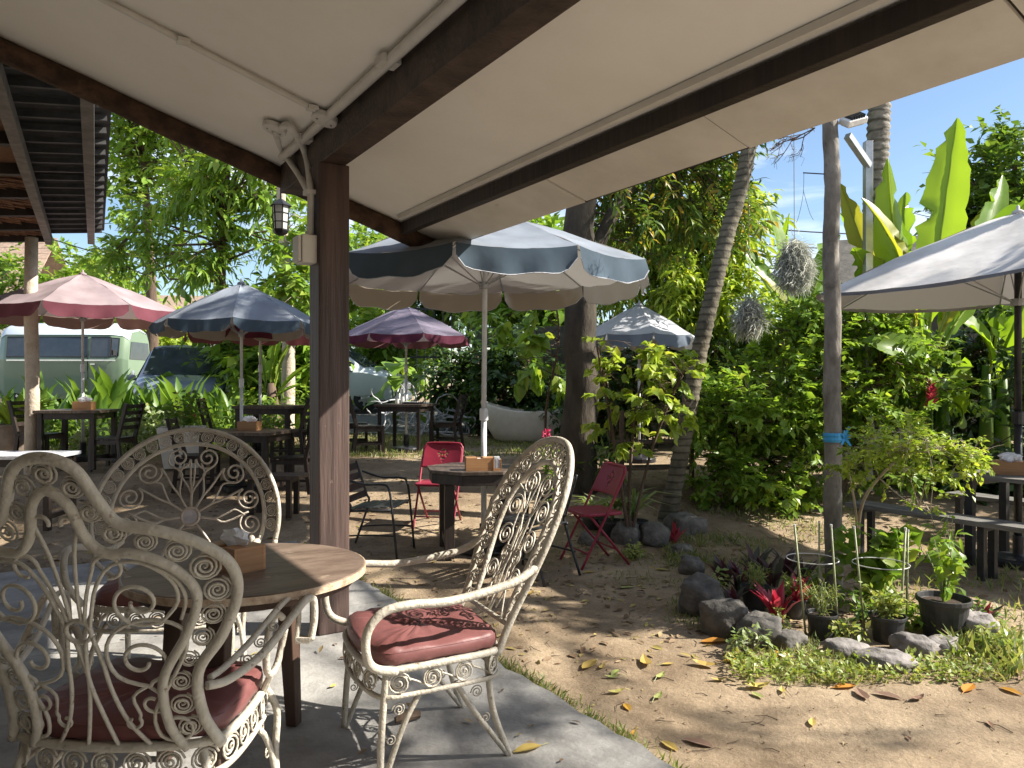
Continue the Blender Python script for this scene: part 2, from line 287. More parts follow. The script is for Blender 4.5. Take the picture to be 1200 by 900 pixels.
# ------------------------------------------------------------------ ground, slab, road
def dirt_mat():
    m = bpy.data.materials.new('trodden_dirt'); m.use_nodes = True; t = m.node_tree; N = t.nodes; L = t.links; b = N['Principled BSDF']; b.inputs['Roughness'].default_value = .95; b.inputs['Specular IOR Level'].default_value = .15
    tc = N.new('ShaderNodeTexCoord')
    def noise(s, d=8, rg=.65):
        n = N.new('ShaderNodeTexNoise'); n.inputs['Scale'].default_value = s; n.inputs['Detail'].default_value = d; n.inputs['Roughness'].default_value = rg; L.new(tc.outputs['Object'], n.inputs['Vector']); return n.outputs['Fac']
    def ramp(f, a, b_, p0, p1):
        r = N.new('ShaderNodeValToRGB'); r.color_ramp.elements[0].position = p0; r.color_ramp.elements[1].position = p1; r.color_ramp.elements[0].color = c4(a); r.color_ramp.elements[1].color = c4(b_); L.new(f, r.inputs[0]); return r.outputs[0]
    c = ramp(noise(.9), (.235, .175, .118), (.40, .315, .222), .36, .66)
    def mix(a, b_, f, mode='MIX'):
        x = N.new('ShaderNodeMixRGB'); x.blend_type = mode
        if hasattr(f, 'name'): L.new(f, x.inputs[0])
        else: x.inputs[0].default_value = f
        L.new(a, x.inputs[1]); L.new(b_, x.inputs[2]); return x.outputs[0]
    fine = ramp(noise(55, 10, .75), (.80, .79, .77), (1.12, 1.11, 1.08), .35, .65); c = mix(c, fine, 1.0, 'MULTIPLY')
    mid = ramp(noise(3.2, 8, .7), (.74, .72, .70), (1.1, 1.1, 1.08), .36, .64); c = mix(c, mid, 1.0, 'MULTIPLY')
    spots = ramp(noise(16, 6, .7), (0, 0, 0), (1, 1, 1), .62, .70); rgbn = N.new('ShaderNodeRGB'); rgbn.outputs[0].default_value = (.13, .085, .05, 1)
    sp = N.new('ShaderNodeMath'); sp.operation = 'MULTIPLY'; sp.inputs[1].default_value = .6; L.new(spots, sp.inputs[0]); c = mix(c, rgbn.outputs[0], sp.outputs[0])
    # noise-mixed soil colour, the same over the whole ground
    L.new(c, b.inputs['Base Color'])
    bp = N.new('ShaderNodeBump'); bp.inputs['Strength'].default_value = .55; bp.inputs['Distance'].default_value = .03
    ad = N.new('ShaderNodeMath'); L.new(noise(4, 10, .75), ad.inputs[0]); n2 = noise(28, 10, .7); L.new(n2, ad.inputs[1]); L.new(ad.outputs[0], bp.inputs['Height']); L.new(bp.outputs[0], b.inputs['Normal'])
    return m
mt['dirt'] = dirt_mat()
xs = np.concatenate([np.array([-400, -150, -70, -40, -25]), np.arange(-15, 15.01, .16), np.array([25, 40, 70, 150, 400])])
ys = np.concatenate([np.array([-60, -20, -6]), np.arange(-2, 14, .12), np.arange(14, 30, .5), np.array([35, 50, 80, 150, 400, 900])])
def gh(x, y):
    return terr(x, y) + np.exp(-(x ** 2 + (y - 5) ** 2) / 40) * .008 * (np.sin(x * 5.3 + 2 * np.sin(y * 3)) * np.sin(y * 4.1 + np.cos(x * 4)))
gx, gy = np.meshgrid(xs, ys); gz = gh(gx, gy)
nx, ny = len(xs), len(ys); ii = np.arange(nx * ny).reshape(ny, nx)
gf = np.stack([ii[:-1, :-1], ii[:-1, 1:], ii[1:, 1:], ii[1:, :-1]], -1).reshape(-1, 4)
ground = npmesh('ground', np.stack([gx, gy, gz], -1).reshape(-1, 3), gf, mt['dirt'], kind='structure', smooth=True)

POST = Vector((-1.094, 4.6)); UA = Vector((-.5283, .8491)); VA = Vector((.8491, .5283)); RZ = math.atan2(VA.y, VA.x)
def RF(u, v, z): p = POST + UA * u + VA * v; return Vector((p.x, p.y, z))
SL = .32
def ZC(v): return 2.935 - SL * v
# slab: cast in bays, joints between them
slab_v1 = .585
for (u0, u1, v0, v1) in ((-9, -2.6, -6.5, slab_v1), (-2.594, .4, -6.5, slab_v1), (.406, 2.7, -6.5, slab_v1)):
    g = Geo(); n = 24
    edge = [(u0 + (u1 - u0) * k / n, v1 + .012 * math.sin(k * 2.7 + u0) + .008 * math.sin(k * 5.1)) for k in range(n + 1)]
    poly = [(u0, v0)] + [(u0, v1 - .002)] + edge[1:-1] + [(u1, v1)] + [(u1, v0)]
    pts = [RF(a, b, 0) for a, b in poly][::-1]
    g.prism([(p.x, p.y) for p in pts], -.16, 0)
    mk('pavement' if u0 > -9 else 'pavement', g, mt['concrete'], kind='structure')
road = Geo()
rw = []
for k in range(41):
    x = -30 + k * 1.5
    rw += [(x, 14.2, terr(x, 14.2) + .02), (x, 16.5, terr(x, 16.5) + .02), (x, 20, terr(x, 20) + .03), (x, 24.5, terr(x, 24.5) + .04)]
road.add(rw, [(4 * k + j, 4 * k + 4 + j, 4 * k + 5 + j, 4 * k + 1 + j) for k in range(40) for j in range(3)])
mk('road', road, mt['asphalt'], kind='structure', smooth=True)

# ------------------------------------------------------------------ veranda
ver = thing('veranda', 'white ceiled veranda roof on a square brown timber post', 'veranda', (POST.x, POST.y, 0), RZ)
# local frame of the veranda: +x = v (towards the eave), +y = u (towards the gable end)
def slab_sloped(v0, v1, u0, u1, dz, th):
    g = Geo(); vv = [(v0, u0, ZC(v0) + dz), (v1, u0, ZC(v1) + dz), (v1, u1, ZC(v1) + dz), (v0, u1, ZC(v0) + dz)]
    return g.add(vv + [(a, b, c + th) for a, b, c in vv], [(3, 2, 1, 0), (4, 5, 6, 7), (0, 1, 5, 4), (1, 2, 6, 5), (2, 3, 7, 6), (3, 0, 4, 7)])
mk('ceiling_panel', slab_sloped(-5.2, .88, -9, .925, 0, .03), mt['ceil'], ver)
mk('roof_sheet', slab_sloped(-5.3, 1.235, -9.1, .95, .14, .03), mt['tin'], ver)
post_g = Geo(); post_g.box((0, 0, 1.385), (.186, .186, 2.77)); mk('post', post_g, mt['postwood'], ver, bev=.008)
g = Geo(); g.box((0, -6.6, 1.385), (.186, .186, 2.77)); mk('post', g, mt['postwood'], ver, bev=.008)
g = Geo(); g.box((0, -3.9, 2.88), (.15, 9.4, .22)); mk('beam', g, mt['beamwood'], ver, bev=.006)
g = Geo(); g.box((.83, -4.15, ZC(.83) - .047), (.06, 9.85, .085)); mk('eave_beam', g, mt['darkwood'], ver, bev=.004)
g = Geo(); g.bar((.75, -9, ZC(.75) - .016), (.75, .68, ZC(.75) - .016), .035, .03); mk('trim_strip', g, mt['soffit'], ver)
# house walls that the veranda leans on, left of and behind the viewer
mk('house_wall', Geo().box((-4.95, -3.2, 2.28), (.2, 11.8, 4.56)), mt['wall_pale'], ver)
mk('house_wall', Geo().box((-2.0, -8.9, 1.9), (5.6, .2, 3.8)), mt['wall_pale'], ver)
# rough log along the gable end
g = Geo(); pts = []; rr = []
for k in range(40):
    v = -5.0 + 6.15 * k / 39
    pts.append((v, .845 + .005 * math.sin(k * .8), ZC(v) - .066 + .003 * math.sin(k * 1.1))); rr.append(.068 + .004 * math.sin(k * 1.9) + .003 * math.sin(k * 4.4))
g.tube(pts, rr, 12); mk('log_rafter', g, mt['log'], ver, smooth=True)
# overhang boards between eave beam and roof edge
ulist = [.92, .28, -.92, -2.12, -3.32, -4.52, -5.72, -6.92, -8.12]
for i in range(len(ulist) - 1):
    a, b = ulist[i + 1] + .006, ulist[i] - .006
    mk('soffit_board', slab_sloped(.882, 1.22, a, b, -.012 - .006 * (i % 2), .018), mt['soffit'], ver)
g = Geo(); g.bar((1.23, -9, ZC(1.23) + .012), (1.23, .92, ZC(1.23) + .012), .014, .04); mk('edge_trim', g, mt['darkwood'], ver)
for uu in ulist[1:-1]:
    g = Geo(); g.bar((.885, uu, ZC(.885) + .012), (1.215, uu, ZC(1.215) + .012), .03, .03); mk('rafter_end', g, mt['darkwood'], ver)
def ceil_hit(px, py, off=0):      # the point of the ceiling seen in that direction
    d = Vector(((px - 600) / FPX, 1, (450 - py) / FPX)); o = Vector((0, 0, EYE))
    # v = (p.xy-POST).VA ; z = ZC(v)-off
    k = d.x * VA.x + d.y * VA.y; c0 = -(POST.x * VA.x + POST.y * VA.y)
    t = (ZC(0) - off - SL * c0 - EYE) / (d.z + SL * k); return o + d * t
# ------------------------------------------------------------------ conduits, boxes, lantern
def conduit(label, pts, r, sm=5, clips=()):
    P = smooth_path(pts, sm); t = thing('conduit', label, 'conduit', tuple(P[-1])); o = P[-1]
    g = Geo(); g.tube([p - o for p in P], r, 8); mk('pipe', g, mt['white_plastic'], t, smooth=True)
    for c in clips:
        q = Vector(c) - o; g = Geo(); g.box(q, (r * 3.4, r * 3.4, r * 1.4), RZ); mk('clip', g, mt['white_plastic'], t, bev=.003)
    return t
a, b = ceil_hit(60, -32, .02), ceil_hit(374, 131, .025)
conduit('thin white conduit running down the middle of the left ceiling', [a, a.lerp(b, .5), b], .017, 4, [a.lerp(b, .45), a.lerp(b, .97)])
p_beam = [RF(-6, -.125, ZC(-.125) - .03), RF(-2, -.125, ZC(-.125) - .03), RF(-.1, -.125, ZC(-.125) - .03), RF(.55, -.13, ZC(-.13) - .03)]
conduit('thick white conduit along the inner edge of the main beam', p_beam, .027, 3, [RF(-2.4, -.125, ZC(-.125) - .03), RF(-1.2, -.125, ZC(-.125) - .03), RF(.1, -.125, ZC(-.125) - .03)])
j1 = ceil_hit(381, 139, .035); j2 = ceil_hit(322, 150, .03)
for p, lab, rr_ in ((j1, 'round white junction cover where the two ceiling conduits meet', .075), (j2, 'round white junction box above the bent conduits by the post', .072)):
    t = thing('junction_box', lab, 'junction box', tuple(p)); g = Geo(); g.lathe([(rr_ * .8, .02), (rr_, .012), (rr_, -.012), (rr_ * .93, -.02)], 20); ob = mk('cover', g, mt['white_plastic'], t, smooth=False, bev=.003); ob.rotation_euler = (0, R(17), RZ)
    for s in (-1, 1):
        g = Geo(); g.lathe([(.006, -.021), (.006, -.026)], 6, (s * rr_ * .55, 0, 0)); sc_ = mk('screw', g, mt['grey_metal'], t); sc_.rotation_euler = (0, R(17), RZ)
# vertical pipes on the left face of the post
fp = lambda du, z: RF(du, -.093 - .022, z)
c1_ = [j2 + Vector((.03, 0, -.01)), ceil_hit(340, 148, .05), W(358, 180, 4.75), fp(.0, 2.62), fp(.0, 2.45), fp(.0, 2.33)]
conduit('bent white conduit coming down from the junction box onto the post', c1_, .021, 6, [fp(.0, 2.60)])
c2_ = [j2 + Vector((0, 0, -.02)), W(330, 175, 4.95), W(350, 205, 4.85), fp(.03, 2.60)]
conduit('short straight white conduit slanting from the junction box to the post', c2_, .019, 4)
sb = thing('switch_box', 'white plastic switch box on the left face of the post', 'switch box', tuple(RF(0, -.093, 2.26)), RZ)
g = Geo(); g.box((-.045, 0, 0), (.09, .125, .165)); mk('housing', g, mt['white_plastic'], sb, bev=.006)
g = Geo(); g.box((-.102, 0, 0), (.02, .11, .15)); mk('cover', g, mt['white_plastic'], sb, bev=.004)
g = Geo(); g.lathe([(.024, 0), (.024, .03)], 10, (-.03, 0, .082)); mk('collar', g, mt['white_plastic'], sb)
# hanging lantern
lp = W(329, 300 - 45, 5.75)
lan = thing('hanging_lantern', 'small black lantern with white panes hanging under the log rafter', 'lantern', tuple(lp))
h = .20; w0, w1 = .062, .05
g = Geo(); g.tube([(0, 0, .11), (0, 0, .30)], .006, 6); g.tube([(0, 0, .30), (.02, .02, .36)], .004, 5); mk('hanger', g, mt['lamp_black'], lan)
g = Geo(); g.lathe([(.085, .085), (.07, .10), (.02, .135), (.008, .14)], 6); mk('cap', g, mt['lamp_black'], lan)
g = Geo(); g.lathe([(.02, -.135), (.05, -.12), (.062, -.10), (.062, -.09)], 6); mk('base', g, mt['lamp_black'], lan)
for k in range(6):
    a = math.pi / 3 * k; b_ = a + math.pi / 3
    A = [(w1 * math.cos(a), w1 * math.sin(a), -.09), (w1 * math.cos(b_), w1 * math.sin(b_), -.09), (w0 * math.cos(b_), w0 * math.sin(b_), .09), (w0 * math.cos(a), w0 * math.sin(a), .09)]
    g = Geo(); g.add(A, [(0, 1, 2, 3)]); mk('pane', g, mt['lamp_glass'], lan)
    g = Geo(); g.bar(A[0], A[3], .008, .008); mk('bar', g, mt['lamp_black'], lan)
for z, w in ((-.035, .056), (.03, .060)):
    g = Geo(); g.tube([(w * math.cos(k * math.pi / 3), w * math.sin(k * math.pi / 3), z) for k in range(6)], .004, 5, closed=True); mk('hoop', g, mt['lamp_black'], lan)

# ------------------------------------------------------------------ hut roof at the left
HD = Vector((-.477, .879)); HE = Vector((.879, .477)); HC = Vector((-5.68, 10.7, 3.475)); hrz = math.atan2(HE.y, HE.x)
hut = thing('hut_roof', 'dark underside of a neighbouring hut roof with woven brown mats', 'hut', (HC.x, HC.y, 0), hrz)
# local: +x = to the right edge, +y away;  a towards the camera (-y), b to the left (-x)
hz = lambda b: 3.475 - .10 * b
LEN = 6.9
g = Geo()
nst = 138
for i in range(nst + 1):
    a = LEN * i / nst; dz = .018 * (1 if i % 2 else -1)
    g.v += [(.0, -a, hz(0) + .15 + dz), (-1.0, -a, hz(1.0) + .15 + dz), (-4, -a, hz(4) + .15 + dz)]
for i in range(nst):
    for j in range(2): g.f.append((3 * i + j, 3 * i + j + 1, 3 * i + j + 4, 3 * i + j + 3))
mk('roof_sheet', g, mt['tin'], hut)
for b_ in (.16, .66, 1.9, 3.1):
    g = Geo(); g.bar((-b_, .02, hz(b_)), (-b_, -LEN, hz(b_)), .085, .11); mk('rafter', g, mt['tinwood'] if b_ < 1 else mt['darkwood'], hut, bev=.004)
cross = [.08, .95, 1.85, 2.8, 3.8, 4.8, 5.8, 6.8]
for i, a in enumerate(cross):
    g = Geo(); g.bar((-.70, -a, hz(.7) + .04), (-4, -a, hz(4) + .04), .09, .13); mk('cross_beam', g, mt['darkwood'], hut)
for i in range(int(LEN / .34)):
    a = .15 + i * .34
    g = Geo(); g.bar((-.03, -a, hz(0) + .095), (-.68, -a, hz(.68) + .095), .035, .045); mk('batten', g, mt['tin'], hut)
# woven mats: rows of short shingle strips, each strip its own
strip = Geo(); strip.box((0, 0, 0), (.19, .052, .006)); smesh = None
cnt = 0
for i in range(len(cross) - 1):
    a0, a1 = cross[i] + .06, cross[i + 1] - .06
    rows = int((a1 - a0) / .055)
    for r_ in range(rows):
        for c_ in range(6):
            if cnt >= 300: break
            b_ = .80 + c_ * .195 + (.09 if r_ % 2 else 0); a = a0 + .03 + r_ * .055
            if smesh is None: ob = mk('mat_strip', strip, mt['thatch'], hut); smesh = ob
            else: ob = inst(smesh, hut)
            ob.location = (-b_, -a, hz(b_) + .06 + random.uniform(-.006, .006)); ob.rotation_euler = (random.uniform(-.12, .12), .1 + random.uniform(-.04, .04), random.uniform(-.06, .06)); cnt += 1
g = Geo(); g.add([(-.7, 0, hz(.7) + .075), (-4, 0, hz(4) + .075), (-4, -LEN, hz(4) + .075), (-.7, -LEN, hz(.7) + .075)], [(0, 1, 2, 3)]); mk('mat_backing', g, mt['thatch'], hut)
g = Geo(); g.tube([(0, 0, -.2), (.01, .01, 1.2), (-.01, 0, 2.2), (0, 0, 3.0)], [.088, .08, .078, .072], 12)
hp_w = Vector((X(37, 9.6), 9.6)); d2 = hp_w - HC.xy
hp = mk('pole', g, mt['bark_pale'], hut, smooth=True); hp.location = (d2.dot(HE), d2.dot(HD), .3)
# ------------------------------------------------------------------ ornate iron armchairs
def spiral(c, r0, r1, a0, turns, n=30):
    return [(c[0] + (r0 + (r1 - r0) * k / n) * math.cos(a0 + turns * 2 * math.pi * k / n), c[1] + (r0 + (r1 - r0) * k / n) * math.sin(a0 + turns * 2 * math.pi * k / n)) for k in range(n + 1)]
def coil_geo(wire=.0034, r=.037, turns=3.6, n=44, sides=5):
    g = Geo(); P = [(x, y, .004 * math.sin(k * .2)) for k, (x, y) in enumerate(spiral((0, 0), r, .003, 0, turns, n))]
    return g.tube(P, wire, sides)
def resample(P, step):
    P = [Vector(p) for p in P]; out = [P[0]]; acc = 0
    L_ = sum((P[i + 1] - P[i]).length for i in range(len(P) - 1)); n = max(2, round(L_ / step)); st = L_ / n; need = st
    for i in range(len(P) - 1):
        seg = (P[i + 1] - P[i]).length
        while acc + seg >= need - 1e-9 and len(out) < n + 1:
            out.append(P[i].lerp(P[i + 1], (need - acc) / seg)); need += st
        acc += seg
    return out
def ornate_chair(label, loc, facing, style):
    th = math.atan2(facing[1], facing[0]); t = thing('iron_armchair', label, 'chair', loc, th - math.pi / 2, 'white wrought iron armchairs round the table')
    MI = mt['white_iron']; zs = .40 if style == 'camel' else .42; rec = R({'camel': 18, 'round': 10, 'oval': 25}[style]); bow = .6 if style == 'camel' else .35
    B = lambda s, q, off=0: Vector((s, -q * math.sin(rec) + bow * s * s - off * math.cos(rec), zs + q * math.cos(rec) - off * math.sin(rec)))
    nB = Vector((0, math.cos(rec), math.sin(rec)))
    def tube2(pts, r, name='scroll', n=8, parent=t, sm=0):
        P = [Vector((p[0], p[1], 0)) for p in pts]
        if sm: P = smooth_path(P, sm)
        g = Geo(); g.tube([B(p.x, p.y) for p in P], r, n); return mk(name, g, MI, parent, smooth=True)
    def mirror(pts): return [(-a, b) for a, b in pts]
    coil = None
    def put_coil(p, ax, nrm, sc_):
        nonlocal coil
        if coil is None: coil = mk('coil', coil_geo(), MI, t, smooth=True)
        else: coil = inst(coil, t)
        a = Vector(ax); ang = random.uniform(0, .5); bb = Vector(nrm).cross(a); a = a * math.cos(ang) + bb * math.sin(ang)
        coil.matrix_local = frame(p, a, nrm, sc_, sc_, sc_)
    def border(o_half, i_half, ro, ri, sp=.08, sm=6):
        O = smooth_path([Vector((a, b, 0)) for a, b in (o_half[::-1] + mirror(o_half)[1:])], sm); I = smooth_path([Vector((a, b, 0)) for a, b in (i_half[::-1] + mirror(i_half)[1:])], sm)
        g = Geo(); g.tube([B(p.x, p.y) for p in O], ro, 10); mk('back_frame', g, MI, t, smooth=True)
        g = Geo(); g.tube([B(p.x, p.y, .004) for p in I], ri, 10); mk('back_frame', g, MI, t, smooth=True)
        Or = resample(O, .01); Ir = resample(I, .01); k = len(Or)
        mid = []
        for i, p in enumerate(Or):
            f = i / (k - 1); lo = max(0, int((f - .12) * len(Ir))); hi = min(len(Ir), int((f + .12) * len(Ir)) + 1)
            q = min(Ir[lo:hi], key=lambda z: (z - p).length); mid.append((p.lerp(q, .5), (q - p).length))
        C = resample([m[0] for m in mid], sp)
        for i, c in enumerate(C[1:-1]):
            w = min(mid, key=lambda m: (m[0] - c).length)[1]; r_ = max(.02, (w - (ro + ri) * .45) * .5)
            tg = C[i + 2] - C[i]; p = B(c.x, c.y); ax = B(c.x + tg.x * .1, c.y + tg.y * .1) - p
            put_coil(p, ax.normalized(), nB + Vector((-2 * bow * c.x, 0, 0)), min(r_ / .037, 1.3))
    if style == 'camel':
        o_ = [(0, .925), (.08, .895), (.125, .80), (.165, .735), (.25, .712), (.34, .67), (.41, .60), (.42, .50), (.37, .37), (.295, .25), (.29, .10), (.325, -.01)]
        i_ = [(0, .835), (.05, .79), (.075, .70), (.12, .65), (.19, .645), (.275, .60), (.325, .51), (.285, .385), (.205, .235), (.20, .08), (.235, -.01)]
        border(o_, i_, .0165, .0145)
        for sg in (1, -1):
            m_ = (lambda P: P) if sg == 1 else mirror
            tube2(m_([(.015, .435), (.02, .52), (.035, .64), (.055, .715)] + spiral((.035, .735), .025, .018, -.4, .62, 10)), .0055, sm=3)
            tube2(m_([(.022, .43), (.045, .52), (.075, .60)] + spiral((.115, .60), .04, .03, math.pi * .95, -.75, 12)), .0055, sm=3)
            tube2(m_([(.034, .41), (.05, .47), (.075, .545), (.125, .61), (.20, .615), (.265, .56), (.275, .49), (.23, .43)] + spiral((.175, .49), .075, .018, -1.1, -1.35, 22)), .0058, sm=3)
            tube2(m_([(.20, .615), (.27, .57), (.295, .50), (.275, .43)]), .0055, sm=4)
            tube2(m_([(.035, .385), (.05, .30), (.06, .20), (.09, .09), (.15, -.01)]), .0062, sm=4)
            tube2(m_([(.015, .37), (.0, .25), (.02, .12), (.05, -.01)]), .0062, sm=4)
            tube2(m_([(.28, .39), (.275, .33), (.22, .22), (.165, .12), (.17, .04), (.215, .015)] + spiral((.215, .065), .05, .014, -1.5, 1.1, 18)), .0058, sm=3)
            tube2(m_([(.285, .385), (.25, .42), (.18, .435), (.10, .40), (.065, .33), (.085, .25), (.16, .215)] + spiral((.155, .30), .075, .02, -1.3, 1.15, 20)), .0058, sm=3)
            tube2(m_([(.16, .215), (.205, .17)] + spiral((.165, .155), .04, .014, .4, -.9, 12)), .005, sm=3)
            tube2(m_([(.16, .215), (.115, .18), (.125, .12)] + spiral((.10, .09), .026, .01, .6, -.85, 12)), .005, sm=3)
        g = Geo(); P = [B(.036 * math.cos(a * math.pi / 8), .40 + .036 * math.sin(a * math.pi / 8)) for a in range(16)]; g.tube(P, .0068, 8, closed=True); mk('ring', g, MI, t, smooth=True)
        tube2([(.235, -.0), (-.235, -.0)], .010)
        arm_at = .20
    elif style == 'round':
        hz_ = .335; Ro, Ri = .475, .395
        half = lambda r_: [(r_ * math.sin(a), hz_ + r_ * math.cos(a)) for a in [R(105) * k / 12 for k in range(13)]]
        border(half(Ro), half(Ri), .013, .011, .072, 4)
        g = Geo(); P = [B(.046 * math.cos(a * math.pi / 10), hz_ + .046 * math.sin(a * math.pi / 10)) for a in range(20)]; g.tube(P, .008, 6, closed=True); mk('hub_ring', g, MI, t, smooth=True)
        g = Geo(); g.lathe([(.044, -.003), (.044, .003)], 20); ob = mk('hub_disc', g, mt['driftwood'], t); ob.matrix_local = frame(B(0, hz_), (1, 0, 0), nB)
        pol2 = lambda ang, rr_: (rr_ * math.cos(R(ang)), hz_ + rr_ * math.sin(R(ang)))
        for k, a in enumerate((-6, 20, 48, 77, 104, 134, 163, 187)):
            c = pol2(a, .325); left = a > 90; sg = 1 if left else -1; spk = a + (-14 if left else 14)
            if k in (0, 7): spk = a
            sp = spiral(c, .064, .010, R(a) + math.pi + sg * 1.2, -sg * 1.9, 32)
            tube2([pol2(spk, .05), pol2(spk, .13), pol2(spk + sg * 3, .19), pol2(a - sg * 10, .262)][:3] + sp, .0055, sm=3)
            tube2([pol2(spk - sg * 3, .05), pol2(spk - sg * 1.5, .13), pol2(spk - sg * 12, .20), pol2(spk - sg * 15, .24), pol2(spk - sg * 8, .29)], .005, sm=4)
        for sg in (1, -1):
            tube2([(sg * Ro * math.sin(R(105)), hz_ + Ro * math.cos(R(105))), (sg * .44, .12), (sg * .36, .04), (sg * .31, -.01)], .014, 'stile', sm=4)
            tube2([(sg * Ri * math.sin(R(105)), hz_ + Ri * math.cos(R(105))), (sg * .34, .12), (sg * .27, .03), (sg * .24, -.01)], .011, 'stile', sm=4)
            tube2([(sg * .03, hz_ - .04), (sg * .12, .17), (sg * .16, -.01)], .006, sm=4)
        tube2([(.24, 0), (-.24, 0)], .010)
        arm_at = .22
    else:
        o_ = [(0, .885), (.13, .86), (.235, .77), (.29, .65), (.305, .50), (.285, .34), (.25, .2), (.235, .09), (.24, -.02)]
        i_ = [(0, .78), (.085, .755), (.155, .69), (.20, .60), (.21, .48), (.195, .36), (.175, .25), (.165, .15), (.17, .10)]
        border(o_, i_, .015, .0125, .082)
        tube2([(.24, .10), (-.24, .10)], .011, 'cross_rail')
        for sg in (1, -1):
            m_ = (lambda P: P) if sg == 1 else mirror
            for c, r_, st in (((.07, .67), .06, (.02, .30)), ((.13, .555), .056, (.04, .28)), ((.115, .42), .055, (.05, .2)), ((.05, .34), .042, (.015, .15)), ((.115, .26), .045, (.05, .12))):
                tube2(m_([st, (c[0] * .45 + st[0] * .3, (c[1] + st[1]) / 2), (c[0] - r_ * .9, c[1] - .03)] + spiral(c, r_, .008, math.pi, -2.1, 30)), .0042, sm=2, n=6)
            tube2(m_([(.01, .10), (.02, .4), (.05, .62), (.09, .75)]), .0042, sm=4, n=6)
            tube2(m_([(.13, .10), (.05, .25), (.0, .42), (.08, .6), (.17, .66)]), .0042, sm=4, n=6)
        arm_at = .36
    # seat ring, skirt, cushion
    hf = [(0, .0), (.17, .018), (.29, .06), (.325, .16), (.315, .38), (.29, .49), (.2, .53), (0, .545)]
    if style == 'oval': hf = [(0, .0), (.15, .008), (.23, .03), (.26, .12), (.275, .38), (.265, .49), (.18, .53), (0, .545)]
    ring = smooth_path([(x, y, 0) for x, y in hf] + [(-x, y, 0) for x, y in hf[-2:0:-1]], 5, closed=True)
    g = Geo(); g.tube([p + Vector((0, 0, zs)) for p in ring], .0145, 8, closed=True); mk('seat_frame', g, MI, t, smooth=True)
    g = Geo(); g.tube([p + Vector((0, 0, zs - .098)) for p in ring], .010, 8, closed=True); mk('seat_frame', g, MI, t, smooth=True)
    rs = resample(ring + [ring[0]], .094 if style != 'oval' else .13)
    cen = Vector((0, .27, 0))
    for i in range(len(rs) - 1):
        p = rs[i]; tg = (rs[(i + 1) % (len(rs) - 1)] - rs[i - 1 if i else -2]).normalized(); nr = tg.cross(Vector((0, 0, 1)))
        put_coil(p + Vector((0, 0, zs - .049)), tg, nr, 1.14)
        if style == 'oval':
            p2 = rs[i].lerp(rs[i + 1], .5); g = Geo(); g.tube([p + Vector((0, 0, zs - .02)), p2 + Vector((0, 0, zs - .05)), rs[i + 1] + Vector((0, 0, zs - .085))], .004, 5); mk('scroll', g, MI, t)
    g = Geo(); nr = len(ring); prof = [(.94, .012), (.985, .02), (.99, .045), (.98, .062), (.94, .074), (.7, .080), (.35, .078), (.02, .074)]
    for k, (s_, z) in enumerate(prof):
        for i, p in enumerate(ring):
            q = cen + (p - cen) * s_; wob = .004 * math.sin(i * 1.7 + k) + .006 * math.sin(q.x * 17 + q.y * 11) * (1 if k > 3 else 0)
            g.v.append((q.x, q.y, zs + z + wob))
    for k in range(len(prof) - 1):
        for i in range(nr): g.f.append((k * nr + i, k * nr + (i + 1) % nr, (k + 1) * nr + (i + 1) % nr, (k + 1) * nr + i))
    g.f.append(tuple(range(nr - 1, -1, -1))); g.f.append(tuple((len(prof) - 1) * nr + i for i in range(nr)))
    cu = mk('cushion', g, mt['cushion'], t, smooth=True)
    g = Geo(); g.tube([cen + (p - cen) * .972 + Vector((0, 0, zs + .060)) for p in ring], .004, 5, closed=True); mk('piping', g, mt['cushion'], cu, smooth=True)
    # legs
    lx = .27 if style == 'oval' else .305
    for sx in (-1, 1):
        for fy in (0, 1):
            x0 = sx * lx * (.85 if fy == 0 else .96); y0 = .07 if fy == 0 else .485; dy = -1 if fy == 0 else 1
            if style == 'oval':
                A = [(x0, y0, zs), (x0 + sx * .008, y0 + dy * .02, .2), (x0 + sx * .02, y0 + dy * (.09 if fy == 0 else .03), .0)]
                B_ = [(x0, y0 - dy * .13, zs - .1), (x0 + sx * .005, y0 - dy * .06, .2), (x0 + sx * .02, y0 + dy * (.085 if fy == 0 else .02), .004)]
            else:
                A = [(x0, y0, zs), (x0 + sx * .035, y0 + dy * .035, .30), (x0 + sx * .03, y0 + dy * .035, .15), (x0 + sx * .035, y0 + dy * .05, 0)]
                B_ = [(x0 - sx * .02, y0 - dy * .10, zs - .1), (x0 + sx * .012, y0 - dy * .03, .24), (x0 + sx * .028, y0 + dy * .02, .12), (x0 + sx * .033, y0 + dy * .045, .003)]
            g = Geo(); g.tube(smooth_path(A, 5), .0135, 8); g.tube(smooth_path(B_, 5), .0115, 8); lg = mk('leg', g, MI, t, smooth=True)
            g = coil_geo(.003, .03, 2.2, 26, 5); cl = mk('coil', g, MI, lg, smooth=True)
            cl.matrix_local = frame((x0 + sx * .008, y0 - dy * .045, .27), (0, 1, 0), (1, 0, 0), .9, .9, .9)
            g = coil_geo(.003, .022, 1.6, 20, 5); cl = mk('coil', g, MI, lg, smooth=True)
            cl.matrix_local = frame((x0 + sx * .016, y0 - dy * .012, .165), (0, 0, 1), (1, 0, 0), .9, .9, .9)
            if style == 'camel':
                sp = [(x0 - sx * .06, y0 - dy * .02, zs - .1), (x0 - sx * .02, y0 + .0, .27), (x0 + sx * .0, y0 + dy * .01, .20)]
                g = Geo(); g.tube(smooth_path(sp, 4), .006, 6); mk('brace', g, MI, t, smooth=True)
